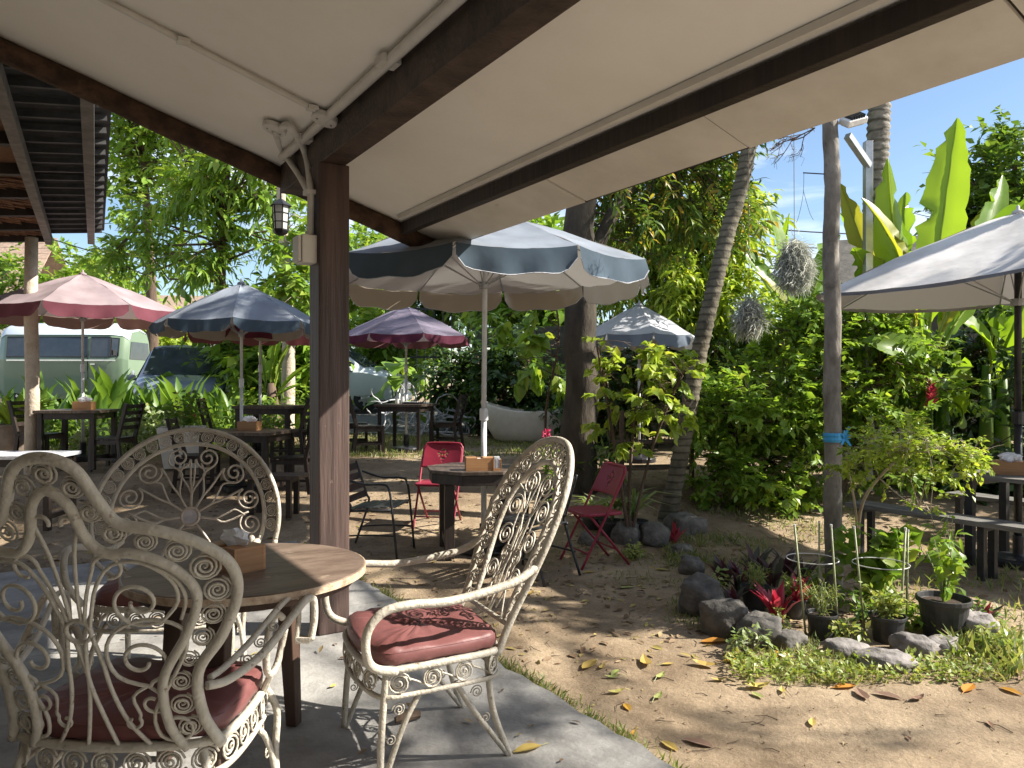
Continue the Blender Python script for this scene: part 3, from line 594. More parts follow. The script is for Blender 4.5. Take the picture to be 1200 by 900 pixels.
    # arms
    for sx in (-1, 1):
        if style == 'camel':
            P0 = B(sx * .31, arm_at); P = [P0, (sx * .35, .06, .585), (sx * .40, .20, .615), (sx * .445, .35, .69), (sx * .465, .42, .722), (sx * .475, .475, .71), (sx * .475, .49, .64), (sx * .465, .48, .565)]
            g = Geo(); g.tube(smooth_path(P, 6), .0135, 8); ar = mk('arm', g, MI, t, smooth=True)
            Q = [P0 + Vector((0, .02, .015)), (sx * .325, .09, .612), (sx * .355, .22, .65), (sx * .395, .35, .715), (sx * .415, .42, .735), (sx * .42, .47, .715), (sx * .42, .485, .64), (sx * .415, .475, .565)]
            g = Geo(); g.tube(smooth_path(Q, 6), .010, 8); mk('arm_rail', g, MI, ar, smooth=True)
            S = [(sx * .385, .42, .66), (sx * .375, .395, .68), (sx * .365, .365, .66), (sx * .355, .35, .58), (sx * .35, .365, .50), (sx * .35, .405, .47), (sx * .355, .45, .49), (sx * .365, .465, .55), (sx * .38, .455, .61)]
            g = Geo(); g.tube(smooth_path(S, 6), .0125, 8); mk('arm_scroll', g, MI, ar, smooth=True)
            g = Geo(); g.tube([(sx * .35, .40, .47), (sx * .315, .42, zs)], .012, 8); mk('arm_support', g, MI, ar)
            g = Geo(); g.bar((sx * .415, .475, .567), (sx * .465, .48, .567), .03, .02); mk('arm_end_plate', g, MI, ar)
            for k in range(3):
                a = Vector(P[2]).lerp(Vector(P[3]), k * .45 - .35); b = Vector(Q[2]).lerp(Vector(Q[3]), k * .45 - .35)
                g = coil_geo(.003, .022, 2.0, 22, 5); cl = mk('coil', g, MI, ar, smooth=True); cl.matrix_local = frame(a.lerp(b, .5), (b - a), (0, -.4, .8), .9, .9, .9)
        else:
            P0 = B(sx * (.285 if style == 'oval' else .33), arm_at)
            P = [P0, P0 + Vector((sx * .02, .12, -.05)), (sx * .33, .25, .665), (sx * .345, .42, .675), (sx * .345, .52, .66), (sx * .34, .575, .60), (sx * .335, .58, .52), (sx * .325, .55, .46), (sx * .30, .46, .425)]
            if style == 'round': P = [P0, P0 + Vector((sx * .03, .12, -.02)), (sx * .40, .25, .66), (sx * .42, .40, .69), (sx * .42, .49, .68), (sx * .41, .53, .61), (sx * .39, .53, .53), (sx * .34, .50, .44)]
            g = Geo(); g.tube(smooth_path(P, 6), .0165, 9); mk('arm', g, MI, t, smooth=True)
    return t
chA = ornate_chair('white iron armchair with humped scroll back, nearest the camera at lower left', (-1.20, 2.26, 0), (.05, 1), 'camel')
chB = ornate_chair('white iron armchair with round fan shaped back behind the round table', (-1.74, 4.12, 0), (.16, -1), 'round')
chC = ornate_chair('white iron armchair with oval back seen from the side, right of round table', (-.135, 3.26, 0), (-.90, -.43), 'oval')

# ------------------------------------------------------------------ tables
def round_table():
    t = thing('round_table', 'round worn wooden table between the white iron armchairs', 'table', (-1.03, 3.0, 0), .5)
    g = Geo(); g.lathe([(.445, .725), (.45, .728), (.45, .752), (.444, .757)], 56); mk('table_top', g, mt['tabletop'], t, bev=.003)
    g = Geo(); n = 56
    for r_, z in ((.4515, .727), (.4515, .7535), (.447, .7535), (.447, .727)):
        for k in range(n): g.v.append((r_ * math.cos(2 * math.pi * k / n), r_ * math.sin(2 * math.pi * k / n), z))
    for i in range(4):
        for k in range(n): g.f.append((i * n + k, i * n + (k + 1) % n, ((i + 1) % 4) * n + (k + 1) % n, ((i + 1) % 4) * n + k))
    mk('edge_band', g, mt['tableedge'], t, smooth=False)
    g = Geo(); g.lathe([(.41, .695), (.41, .724)], 40); mk('apron', g, mt['tableleg'], t)
    for a in (R(46), R(150), R(240)):
        g = Geo(); g.bar((.27 * math.cos(a), .27 * math.sin(a), .70), (.33 * math.cos(a), .33 * math.sin(a), 0), .075, .075, (math.cos(a), math.sin(a), 0), .05, .05); mk('leg', g, mt['tableleg'], t, bev=.005)
    g = Geo(); g.lathe([(.29, .66), (.29, .694)], 24); mk('leg_ring', g, mt['tableleg'], t)
    return t
round_table()
def tissue_box(loc, rz, label, s=1.0, tissue=True):
    t = thing('tissue_box', label, 'tissue box', loc, rz, 'wooden tissue boxes on the tables')
    g = Geo(); L_, D_, H_ = .2 * s, .125 * s, .085 * s
    for dx in (-1, 1):
        g = Geo(); g.box((dx * (L_ / 2 - .005), 0, H_ / 2), (.01, D_ - .021, H_)); mk('end_panel', g, mt['box'], t)
        g = Geo(); g.box((0, dx * (D_ / 2 - .005), H_ / 2), (L_, .01, H_)); mk('side_panel', g, mt['box'], t, bev=.001)
    for dx in (-1, 1):
        g = Geo(); g.box((dx * L_ * .30, 0, H_ - .0005), (L_ * .38, D_ - .002, .011)); mk('lid', g, mt['box'], t, bev=.001)
    g = Geo(); g.box((0, 0, H_ - .012), (L_ * .3, D_ * .9, .008)); mk('tissue_stack', g, mt['paper'], t)
    if tissue:
        g = Geo(); n = 14; m = 7
        r2 = random.Random(int(abs(loc[0]) * 100))
        for i in range(m):
            f = i / (m - 1)
            for k in range(n):
                a = 2 * math.pi * k / n; rr_ = (.022 + .035 * math.sin(f * 2.2)) * (1 - .55 * f ** 3) * s * (1 + .28 * math.sin(3 * a + f * 4) + .15 * r2.uniform(-1, 1))
                g.v.append((rr_ * 1.3 * math.cos(a) + .01 * f, rr_ * .75 * math.sin(a), H_ - .006 + f * .062 * s + .008 * r2.uniform(-1, 1)))
        for i in range(m - 1):
            for k in range(n): g.f.append((i * n + k, i * n + (k + 1) % n, (i + 1) * n + (k + 1) % n, (i + 1) * n + k))
        g.f.append(tuple((m - 1) * n + k for k in range(n))); mk('tissue', g, mt['paper'], t)
    return t
tissue_box((X(276, 2.98), 2.98, .757), R(-40), 'wooden tissue box with white tissue on the round table', 1.05)
def dark_table(label, loc, rz, w, d, h, top='black_top', leg=.06, stretch=True, planks=4):
    t = thing('wooden_table', label, 'table', loc, rz, 'dark wooden tables in the garden')
    for k in range(planks):
        g = Geo(); pw = d / planks; g.box((0, -d / 2 + pw * (k + .5), h - .018), (w, pw - .004, .036)); mk('plank', g, mt[top], t, bev=.003)
    for s in (-1, 1):
        g = Geo(); g.box((0, s * (d / 2 - .06), h - .075), (w - .12, .022, .075)); mk('apron', g, mt['black_wood'], t)
        g = Geo(); g.box((s * (w / 2 - .06), 0, h - .075), (.022, d - .145, .075)); mk('apron', g, mt['black_wood'], t)
        if stretch:
            g = Geo(); g.box((s * (w / 2 - .065), 0, .13), (.03, d - .19, .045)); mk('stretcher', g, mt['black_wood'], t)
    for sx in (-1, 1):
        for sy in (-1, 1):
            g = Geo(); g.box((sx * (w / 2 - .065), sy * (d / 2 - .065), (h - .037) / 2), (leg, leg, h - .037)); mk('leg', g, mt['black_wood'], t, bev=.004)
    return t
def gz_(x, y): return float(terr(x, y)) + .0
TA = (X(92, 9.8), 9.8); TB = (X(291, 8.75), 8.75); TB2 = (X(318, 10.4), 10.4); TC = (X(476, 11.5), 11.5); TL = (X(12, 7.75), 7.75)
dark_table('dark table under the faded pink umbrella, tissue box on top', (*TA, gz_(*TA)), R(3), .76, .70, .74)
dark_table('dark table with brown top under the front blue umbrella at left', (*TB, gz_(*TB)), R(-8), .86, .80, .74)
dark_table('dark table half hidden under the maroon umbrella behind the blue one', (*TB2, gz_(*TB2)), R(-5), .8, .7, .74)
dark_table('dark slim legged table with bottles under the purple umbrella', (*TC, gz_(*TC)), R(-14), .74, .70, .72, leg=.045, stretch=False)
dark_table('pale topped table cut off by the left edge of the picture', (*TL, gz_(*TL)), R(4), 1.1, .62, .74, top='driftwood', planks=5)
tissue_box((TA[0] + .1, TA[1] - .05, gz_(*TA) + .741), R(5), 'wooden tissue box on the table under the pink umbrella', 1.15)
tissue_box((TB[0] + .02, TB[1] - .02, gz_(*TB) + .741), R(-8), 'wooden tissue box on the table under the front blue umbrella', 1.15)
# octagonal table under the big umbrella
HT = (X(558, 7.0), 7.0)
t = thing('octagonal_table', 'black octagonal table round the pole of the big blue umbrella', 'table', (*HT, -.05), R(10))
pol = lambda r_, a0=.3927: [(r_ * math.cos(a0 + k * math.pi / 4), r_ * math.sin(a0 + k * math.pi / 4)) for k in range(8)]
g = Geo(); g.prism(pol(.47), .735, .765); mk('table_top', g, mt['black_top'], t, bev=.004)
g = Geo(); g.prism(pol(.45), .645, .733); mk('apron', g, mt['black_wood'], t, bev=.004)
for sx in (-1, 1):
    for sy in (-1, 1):
        g = Geo(); g.box((sx * .27, sy * .27, .322), (.085, .085, .644)); mk('leg', g, mt['black_wood'], t, bev=.005)
for s in (-1, 1):
    g = Geo(); g.box((s * .27, 0, .12), (.05, .45, .06)); mk('stretcher', g, mt['black_wood'], t)
tissue_box((X(562, 6.75), 6.75, .716), R(8), 'wooden tissue box on the black octagonal table', 1.25, tissue=False)
nc = thing('napkin_holder', 'small wooden napkin holder beside the box on the octagonal table', 'napkin holder', (X(578, 6.7) + .03, 6.72, .716), R(8))
g = Geo(); g.box((0, 0, .01), (.07, .07, .02)); mk('base', g, mt['box'], nc)
for s in (-1, 1):
    g = Geo(); g.box((s * .033, 0, .055), (.008, .07, .09)); mk('side', g, mt['box'], nc)
for k in range(4):
    g = Geo(); g.box((-.02 + k * .013, 0, .07), (.004, .064, .10)); mk('napkin', g, mt['paper'], nc)
# small things on the table under the purple umbrella
zc = gz_(*TC) + .721
for k, (dx, dy, hh, lab) in enumerate(((-.12, -.1, .16, 'short clear bottle at the left of the table under the purple umbrella'), (-.05, -.05, .2, 'tall clear bottle standing on the table under the purple umbrella'))):
    g = Geo(); g.lathe([(.026, 0), (.03, .01), (.03, hh * .6), (.012, hh * .8), (.012, hh), (.010, hh)], 12)
    bt = thing('bottle', lab, 'bottle', (TC[0] + dx, TC[1] + dy, zc)); mk('body', g, mt['lamp_glass'], bt, smooth=True); g = Geo(); g.lathe([(.014, hh), (.014, hh + .02)], 10); mk('cap', g, mt['grey_metal'], bt)
tr_ = thing('tray', 'flat dark tray with paper on the table under the purple umbrella', 'tray', (TC[0] + .1, TC[1] - .05, zc), R(-14)); g = Geo(); g.box((0, 0, .012), (.26, .18, .024)); mk('tray_body', g, mt['black_wood'], tr_, bev=.004); g = Geo(); g.box((.02, -.06, .03), (.22, .14, .008)); mk('sheet', g, mt['paper'], tr_)

# ------------------------------------------------------------------ chairs
def wood_chair(label, loc, rz, s=1.0):
    t = thing('wooden_chair', label, 'chair', loc, rz, 'black wooden chairs in the garden'); m = mt['black_wood']
    for k in range(4):
        g = Geo(); g.box((0, -.15 + k * .105, .45), (.43, .10, .025)); mk('seat_slat', g, m, t, bev=.003)
    for sx in (-1, 1):
        g = Geo(); g.box((sx * .19, .20, .218), (.042, .042, .436)); mk('leg', g, m, t)
        g = Geo(); g.bar((sx * .19, -.26, 0), (sx * .19, -.205, .45), .042, .045, (0, 1, 0)); g.bar((sx * .19, -.205, .44), (sx * .19, -.33, .93), .042, .045, (0, 1, 0)); mk('leg', g, m, t)
        g = Geo(); g.box((sx * .19, 0, .40), (.025, .36, .06)); mk('seat_rail', g, m, t)
        g = Geo(); g.box((sx * .19, -.02, .17), (.022, .40, .03)); mk('stretcher', g, m, t)
    for z in (.60, .70, .80, .89):
        y = -.205 - (z - .45) * .26; g = Geo(); g.box((0, y, z), (.345, .02, .055)); mk('back_slat', g, m, t)
    g = Geo(); g.box((0, .20, .20), (.34, .022, .03)); mk('stretcher', g, m, t)
    t.scale = (s, s, s); return t
def chair_at(px, Y, rz, label, s=.91): x = X(px, Y); return wood_chair(label, (x, Y, gz_(x, Y)), R(rz), s)
chair_at(132, 9.7, 83, 'black slatted chair right of the table under the pink umbrella')
chair_at(48, 9.9, -90, 'black chair behind the hut pole, left of the pink umbrella table')
chair_at(233, 8.9, -80, 'black slat back chair left of the front blue umbrella table')
chair_at(346, 8.9, 84, 'nearer slat back chair right of the front blue umbrella table')
chair_at(340, 10.2, 88, 'farther slat back chair right of the maroon umbrella table')
chair_at(262, 10.5, -80, 'black chair left of the table under the maroon umbrella')
chair_at(433, 11.2, -75, 'nearer of two black chairs left of the purple umbrella table')
chair_at(415, 11.7, -80, 'farther of two black chairs left of the purple umbrella table, beside the post')
chair_at(522, 11.9, 78, 'black chair right of the purple umbrella table, before the grey driftwood')
def bench(label, loc, rz, L_, m_top, m_leg, h=.45, legs=3, w=.3, planks=2, group=None):
    t = thing('bench', label, 'bench', loc, rz, group)
    for k in range(planks):
        pw = w / planks; g = Geo(); g.box((0, -w / 2 + pw * (k + .5), h - .02), (L_, pw - .006, .04)); mk('plank', g, m_top, t, bev=.004)
    for i in range(legs):
        x = -L_ / 2 + .12 + (L_ - .24) * i / (legs - 1)
        for s in (-1, 1):
            g = Geo(); g.box((x, s * (w / 2 - .05), (h - .041) / 2), (.05, .05, h - .041)); mk('leg', g, m_leg, t)
        g = Geo(); g.box((x, 0, h - .06), (.045, w - .15, .036)); mk('cross_bar', g, m_leg, t)
    return t
bx = X(321, 8.05); bench('low black bench in front of the blue umbrella table at left', (bx, 8.05, gz_(bx, 8.05)), R(-3), .64, mt['black_top'], mt['black_wood'], .44, 2, .34)
# picnic table and benches at the right
urz = math.atan2(-UA.y, -UA.x)
def along(p, tt): return (p[0] - UA.x * tt, p[1] - UA.y * tt)
mt['grey_plank'] = M('grey_plank', (.10, .095, .085), (.19, .18, .165), .8, 9, stretch=(.3, 3, 3), bump=.3)
p = along((3.09, 6.95), 1.15); bench('long grey plank bench on black legs in front of the picnic table', (*p, -.06), urz, 2.3, mt['grey_plank'], mt['black_metal'], .47, 3, .26, group='picnic benches')
p = along((3.09 + .832 * 1.42, 6.95 + .555 * 1.42), 1.15); bench('grey plank bench on the far side of the picnic table', (*p, gz_(*p)), urz, 2.0, mt['grey_plank'], mt['black_metal'], .47, 3, .26, group='picnic benches')
p = along((3.67, 7.34), 1.45); PT = p
t = thing('picnic_table', 'black legged picnic table cut off by the right edge of the picture', 'table', (*p, -.06), urz)
for k in range(5):
    g = Geo(); g.box((0, -.29 + k * .145, .755), (1.5, .14, .035)); mk('plank', g, mt['grey_plank'], t, bev=.004)
for sx in (-1, 1):
    for sy in (-1, 1):
        g = Geo(); g.box((sx * .62, sy * .28, .368), (.06, .06, .736)); mk('leg', g, mt['black_metal'], t)
    g = Geo(); g.box((sx * .62, 0, .70), (.05, .5, .05)); mk('cross_bar', g, mt['black_metal'], t)
    g = Geo(); g.box((sx * .62, 0, .03), (.05, .5, .04)); mk('foot_bar', g, mt['black_metal'], t)
tissue_box((X(1182, 6.45), 6.45, .714), R(-25), 'wooden tissue box with white tissue on the picnic table', 1.25)

def metal_chair(label, loc, rz):
    t = thing('metal_armchair', label, 'chair', loc, rz, 'black slatted metal armchairs'); m = mt['black_metal']; s_ = .011
    for sx in (-1, 1):
        g = Geo(); P = smooth_path([(sx * .25, .27, 0), (sx * .255, .23, .40), (sx * .255, .20, .60), (sx * .255, .14, .645), (sx * .255, -.05, .645), (sx * .255, -.24, .70)], 5); g.tube(P, s_, 8); mk('arm', g, m, t, smooth=True)
        g = Geo(); P = smooth_path([(sx * .24, -.31, 0), (sx * .23, -.17, .40), (sx * .225, -.19, .5), (sx * .22, -.29, .80)], 5); g.tube(P, s_, 8); mk('leg', g, m, t, smooth=True)
        g = Geo(); P = [(sx * .225, -.20, .40), (sx * .23, .22, .42)]; g.tube(P, s_, 8); mk('seat_rail', g, m, t, smooth=True)
        g = Geo(); P = smooth_path([(sx * .245, -.26, .18), (sx * .25, .0, .2), (sx * .252, .25, .2)], 3); g.tube(P, .008, 6); mk('stretcher', g, m, t, smooth=True)
    for k in range(6):
        y = -.17 + k * .078; g = Geo(); g.box((0, y, .425 + .004 * k - .01 * (k == 0)), (.46, .062, .008)); mk('seat_slat', g, m, t, bev=.002)
    for k in range(4):
        z = .50 + k * .085; y = -.19 - (z - .5) * .33; g = Geo(); g.bar((-.225, y, z), (.225, y, z), .008, .06, (0, -.3, 1)); mk('back_slat', g, m, t)
    return t
metal_chair('black slatted metal armchair left of the octagonal table, beside the post', (X(442, 6.95), 6.95, -.05), R(-100))
metal_chair('black metal armchair half hidden behind the oval backed white chair', (X(622, 6.1), 6.1, -.05), R(52))
def red_chair(label, loc, rz):
    t = thing('folding_chair', label, 'chair', loc, rz, 'crimson folding chairs'); m = mt['red_metal']; T = .011
    # front-leg/back frame: inverted U
    P = [(-.20, .22, 0), (-.205, -.02, .45), (-.205, -.17, .74), (-.19, -.195, .80), (-.14, -.205, .825), (.14, -.205, .825), (.19, -.195, .80), (.205, -.17, .74), (.205, -.02, .45), (.20, .22, 0)]
    g = Geo(); g.tube(smooth_path(P, 4), T, 8); mk('frame', g, m, t, smooth=True)
    g = Geo(); P = [(-.175, -.24, 0), (-.18, .14, .44)]; g.tube(P, T, 8); mk('leg', g, m, t, smooth=True)
    g = Geo(); P = [(.175, -.24, 0), (.18, .14, .44)]; g.tube(P, T, 8); mk('leg', g, m, t, smooth=True)
    for (z, y, w) in ((.12, .155, .2), (.13, -.135, .176)):
        g = Geo(); g.tube([(-w, y, z), (w, y, z)], .008, 6); mk('cross_bar', g, m, t, smooth=True)
    # backrest panel with cut-outs
    g = Geo(); nu, nv = 33, 19
    holes = {(16, 13), (15, 13), (17, 13), (16, 9), (12, 10), (13, 10), (19, 10), (20, 10), (14, 12), (18, 12), (13, 8), (19, 8), (15, 6), (17, 6), (16, 4), (16, 6), (14, 9), (18, 9)}
    for j in range(nv + 1):
        f = j / nv
        for i in range(nu + 1):
            s = (i / nu) * 2 - 1; w = .205 - .06 * max(0, (f - .62) / .38) ** 2.2
            g.v.append((s * w, -.085 - f * .122 - .022 * (1 - s * s), .585 + f * .245))
    for j in range(nv):
        for i in range(nu):
            if (i, j) in holes: continue
            a = j * (nu + 1) + i; g.f.append((a, a + 1, a + nu + 2, a + nu + 1))
    bp_ = mk('backrest', g, m, t, smooth=True); md = bp_.modifiers.new('solid', 'SOLIDIFY'); md.thickness = .006
    g = Geo(); pol_ = [(-.19, -.17), (.19, -.17), (.205, -.1), (.205, .15), (.18, .20), (-.18, .20), (-.205, .15), (-.205, -.1)]; g.prism(pol_, .425, .452); mk('seat', g, m, t, bev=.008)
    return t
red_chair('crimson folding chair facing forward behind the octagonal table', (X(514, 7.75), 7.75, gz_(-.7, 7.75)), R(170))
red_chair('crimson folding chair turned sideways in front of the potted plants', (X(696, 6.55), 6.55, -.05), R(112))

# ------------------------------------------------------------------ umbrellas
def cloth2(n, top, under, tr):
    m = bpy.data.materials.new(n); m.use_nodes = True; tn = m.node_tree; N = tn.nodes; L = tn.links; b = N['Principled BSDF']; b.inputs['Roughness'].default_value = .85; b.inputs['Specular IOR Level'].default_value = .2
    g = N.new('ShaderNodeNewGeometry'); tc = N.new('ShaderNodeTexCoord'); no = N.new('ShaderNodeTexNoise'); no.inputs['Scale'].default_value = 2.2; no.inputs['Detail'].default_value = 8; L.new(tc.outputs['Object'], no.inputs['Vector'])
    rp = N.new('ShaderNodeValToRGB'); rp.color_ramp.elements[0].position = .36; rp.color_ramp.elements[1].position = .66; rp.color_ramp.elements[0].color = c4([k * .72 for k in top]); rp.color_ramp.elements[1].color = c4([k * 1.08 for k in top]); L.new(no.outputs['Fac'], rp.inputs[0])
    mx = N.new('ShaderNodeMixRGB'); L.new(g.outputs['Backfacing'], mx.inputs[0]); L.new(rp.outputs[0], mx.inputs[1]); mx.inputs[2].default_value = c4(under); L.new(mx.outputs[0], b.inputs['Base Color'])
    trn = N.new('ShaderNodeBsdfTranslucent'); trn.inputs[0].default_value = c4([math.sqrt(a * b_) for a, b_ in zip(top, under)]); ms = N.new('ShaderNodeMixShader'); ms.inputs[0].default_value = tr; L.new(b.outputs[0], ms.inputs[1]); L.new(trn.outputs[0], ms.inputs[2]); L.new(ms.outputs[0], N['Material Output'].inputs[0])
    n2 = N.new('ShaderNodeTexNoise'); n2.inputs['Scale'].default_value = 6; L.new(tc.outputs['Object'], n2.inputs['Vector']); bp = N.new('ShaderNodeBump'); bp.inputs['Strength'].default_value = .3; bp.inputs['Distance'].default_value = .02; L.new(n2.outputs['Fac'], bp.inputs['Height']); L.new(bp.outputs[0], b.inputs['Normal'])
    return m
BEIGE = (.42, .35, .27)
UM = {'blue': (cloth2('blue_top', (.27, .30, .345), BEIGE, .22), cloth2('blue_valance', (.07, .10, .13), BEIGE, .15)),
      'pink': (cloth2('pink_top', (.39, .31, .325), (.38, .28, .25), .22), cloth2('pink_valance', (.15, .045, .06), (.36, .24, .2), .15)),
      'maroon': (cloth2('maroon_top', (.22, .06, .08), (.26, .12, .11), .2), cloth2('maroon_valance', (.16, .035, .055), (.26, .12, .11), .15)),
      'purple': (cloth2('purple_top', (.235, .205, .265), (.3, .22, .2), .2), cloth2('purple_valance', (.12, .026, .05), (.25, .12, .12), .15)),
      'white': (cloth2('white_top', (.62, .64, .68), (.5, .48, .45), .25), cloth2('white_valance', (.20, .235, .29), (.4, .38, .36), .15)),
      'grey': (cloth2('grey_top', (.70, .67, .64), (.30, .27, .25), .12), cloth2('grey_valance', (.16, .15, .15), (.2, .19, .18), .1))}
def umbrella(label, loc, Rr, z_rim, z_apex, val, n, color, rot=0, pole_r=.02, polem='pole_white', tilt=(0, 0), base=True, z_pole0=0, trim=None):
    t = thing('umbrella', label, 'umbrella', loc, 0, 'garden umbrellas'); top, vm = UM[color]; zt = z_apex - z_rim
    T_ = lambda p: (p[0] + tilt[0] * (p[2] - z_rim), p[1], p[2] + tilt[1] * p[0])
    for i in range(n):
        a0, a1 = rot + 2 * math.pi * i / n, rot + 2 * math.pi * (i + 1) / n
        A = Vector((math.cos(a0), math.sin(a0))); B_ = Vector((math.cos(a1), math.sin(a1)))
        g = Geo(); nr, ns = 8, 8
        for j in range(nr + 1):
            f = .012 + .988 * j / nr
            for k in range(ns + 1):
                s = k / ns; q = A.lerp(B_, s) * (Rr * f); sag = -.045 * Rr * 4 * s * (1 - s) * f * (1.1 - .6 * f) + .006 * math.sin(k * 2.3 + j * 1.7 + i)
                g.v.append(T_((q.x, q.y, z_rim + zt * (1 - f ** 1.18) + sag)))
        for j in range(nr):
            for k in range(ns): a = j * (ns + 1) + k; g.f.append((a, a + ns + 1, a + ns + 2, a + 1))
        mk('canopy_panel', g, top, t, smooth=True)
        if val:
            g = Geo(); nv, ns = 4, 14; om = (A + B_).normalized()
            for k in range(ns + 1):
                s = k / ns; q = A.lerp(B_, .012 + .976 * s) * Rr * 1.003; e = abs(2 * s - 1); hgt = val * (1 - .5 * e ** 9) * (1 + .05 * math.sin(i * 3 + k))
                for j in range(nv + 1):
                    f = j / nv; out = .02 * f + .018 * math.sin(k * 1.25 + i * 2) * f
                    sag = -.045 * Rr * 4 * s * (1 - s) * .5
                    g.v.append(T_((q.x + om.x * out, q.y + om.y * out, z_rim + sag - hgt * f)))
            for k in range(ns):
                for j in range(nv): a = k * (nv + 1) + j; g.f.append((a, a + 1, a + nv + 2, a + nv + 1))
            mk('valance', g, vm, t, smooth=True)
            if trim:
                P = [g.v[k * (nv + 1) + nv] for k in range(ns + 1)]; g2 = Geo(); g2.tube(P, .004, 4); mk('trim', g2, mt['driftwood'], t)
        g = Geo(); g.tube([T_((A.x * .03, A.y * .03, z_apex - .035)), T_((A.x * Rr * .5, A.y * Rr * .5, z_rim + zt * (1 - .5 ** 1.18) - .02)), T_((A.x * Rr * .99, A.y * Rr * .99, z_rim - .014))], .007, 5); mk('rib', g, mt['grey_metal'], t)
        g = Geo(); g.tube([T_((A.x * .03, A.y * .03, z_rim - .12)), T_((A.x * Rr * .5, A.y * Rr * .5, z_rim + zt * (1 - .5 ** 1.18) - .03))], .006, 5); mk('strut', g, mt['grey_metal'], t)
    g = Geo(); g.tube([(0, 0, z_pole0), (0, 0, 1.25)], pole_r * 1.12, 12); mk('pole', g, mt[polem], t, smooth=True)
    g = Geo(); g.tube([(0, 0, 1.2), T_((0, 0, z_apex))], pole_r, 12); mk('pole', g, mt[polem], t, smooth=True)
    g = Geo(); g.lathe([(pole_r * 1.7, 1.19), (pole_r * 1.7, 1.29), (pole_r * 1.3, 1.30)], 12); mk('collar', g, mt[polem], t)
    g = Geo(); g.lathe([(pole_r * 2, z_rim - .15), (pole_r * 2, z_rim - .09)], 12); mk('hub', g, mt['grey_metal'], t)
    g = Geo(); ap = T_((0, 0, z_apex)); g.lathe([(.05, -.012), (.045, .012), (.014, .03), (.012, .055), (.003, .065)], 12, ap); mk('finial', g, top, t, smooth=True)
    if base: g = Geo(); g.lathe([(.22, 0), (.22, .05), (.2, .07), (.04, .09), (.04, .25)], 20); mk('base', g, mt['black_metal'], t, bev=.005)
    return t
umbrella('large blue umbrella with beige underside over the octagonal table', (X(567, 7.0), 7.0, -.05), 1.50, 2.54, 3.08, .19, 10, 'blue', rot=R(12), pole_r=.023, tilt=(.03, .012), trim=True)
um = [('faded pink umbrella with maroon valance over the table at far left', 97, 10.3, 1.22, 2.02, 2.50, .16, 'pink', 9), ('blue umbrella with faded top over the left table, beside the post', 283, 8.95, .96, 1.93, 2.40, .13, 'blue', 14),
      ('maroon umbrella mostly hidden behind the left blue umbrella', 305, 10.7, 1.02, 1.80, 2.22, .17, 'maroon', 0), ('faded purple umbrella with plum valance right of the post', 476, 11.55, .98, 1.72, 2.18, .115, 'purple', 22), ('pale white umbrella with slate valance behind the tree trunk', 749, 10.2, .76, 1.66, 2.08, .15, 'white', 4)]
for lab, px, Y, rr_, zr, za, vl, cl, ro in um:
    x = X(px, Y); z0 = gz_(x, Y); umbrella(lab, (x, Y, z0), rr_, zr, za, vl, 8, cl, R(ro), .017)
umbrella('weathered grey umbrella with black pole over the picnic table at right', (X(1193, 6.5), 6.5, -.06), 1.70, 2.34, 2.98, .03, 6, 'grey', R(182), .028, 'black_metal', tilt=(0, .03))
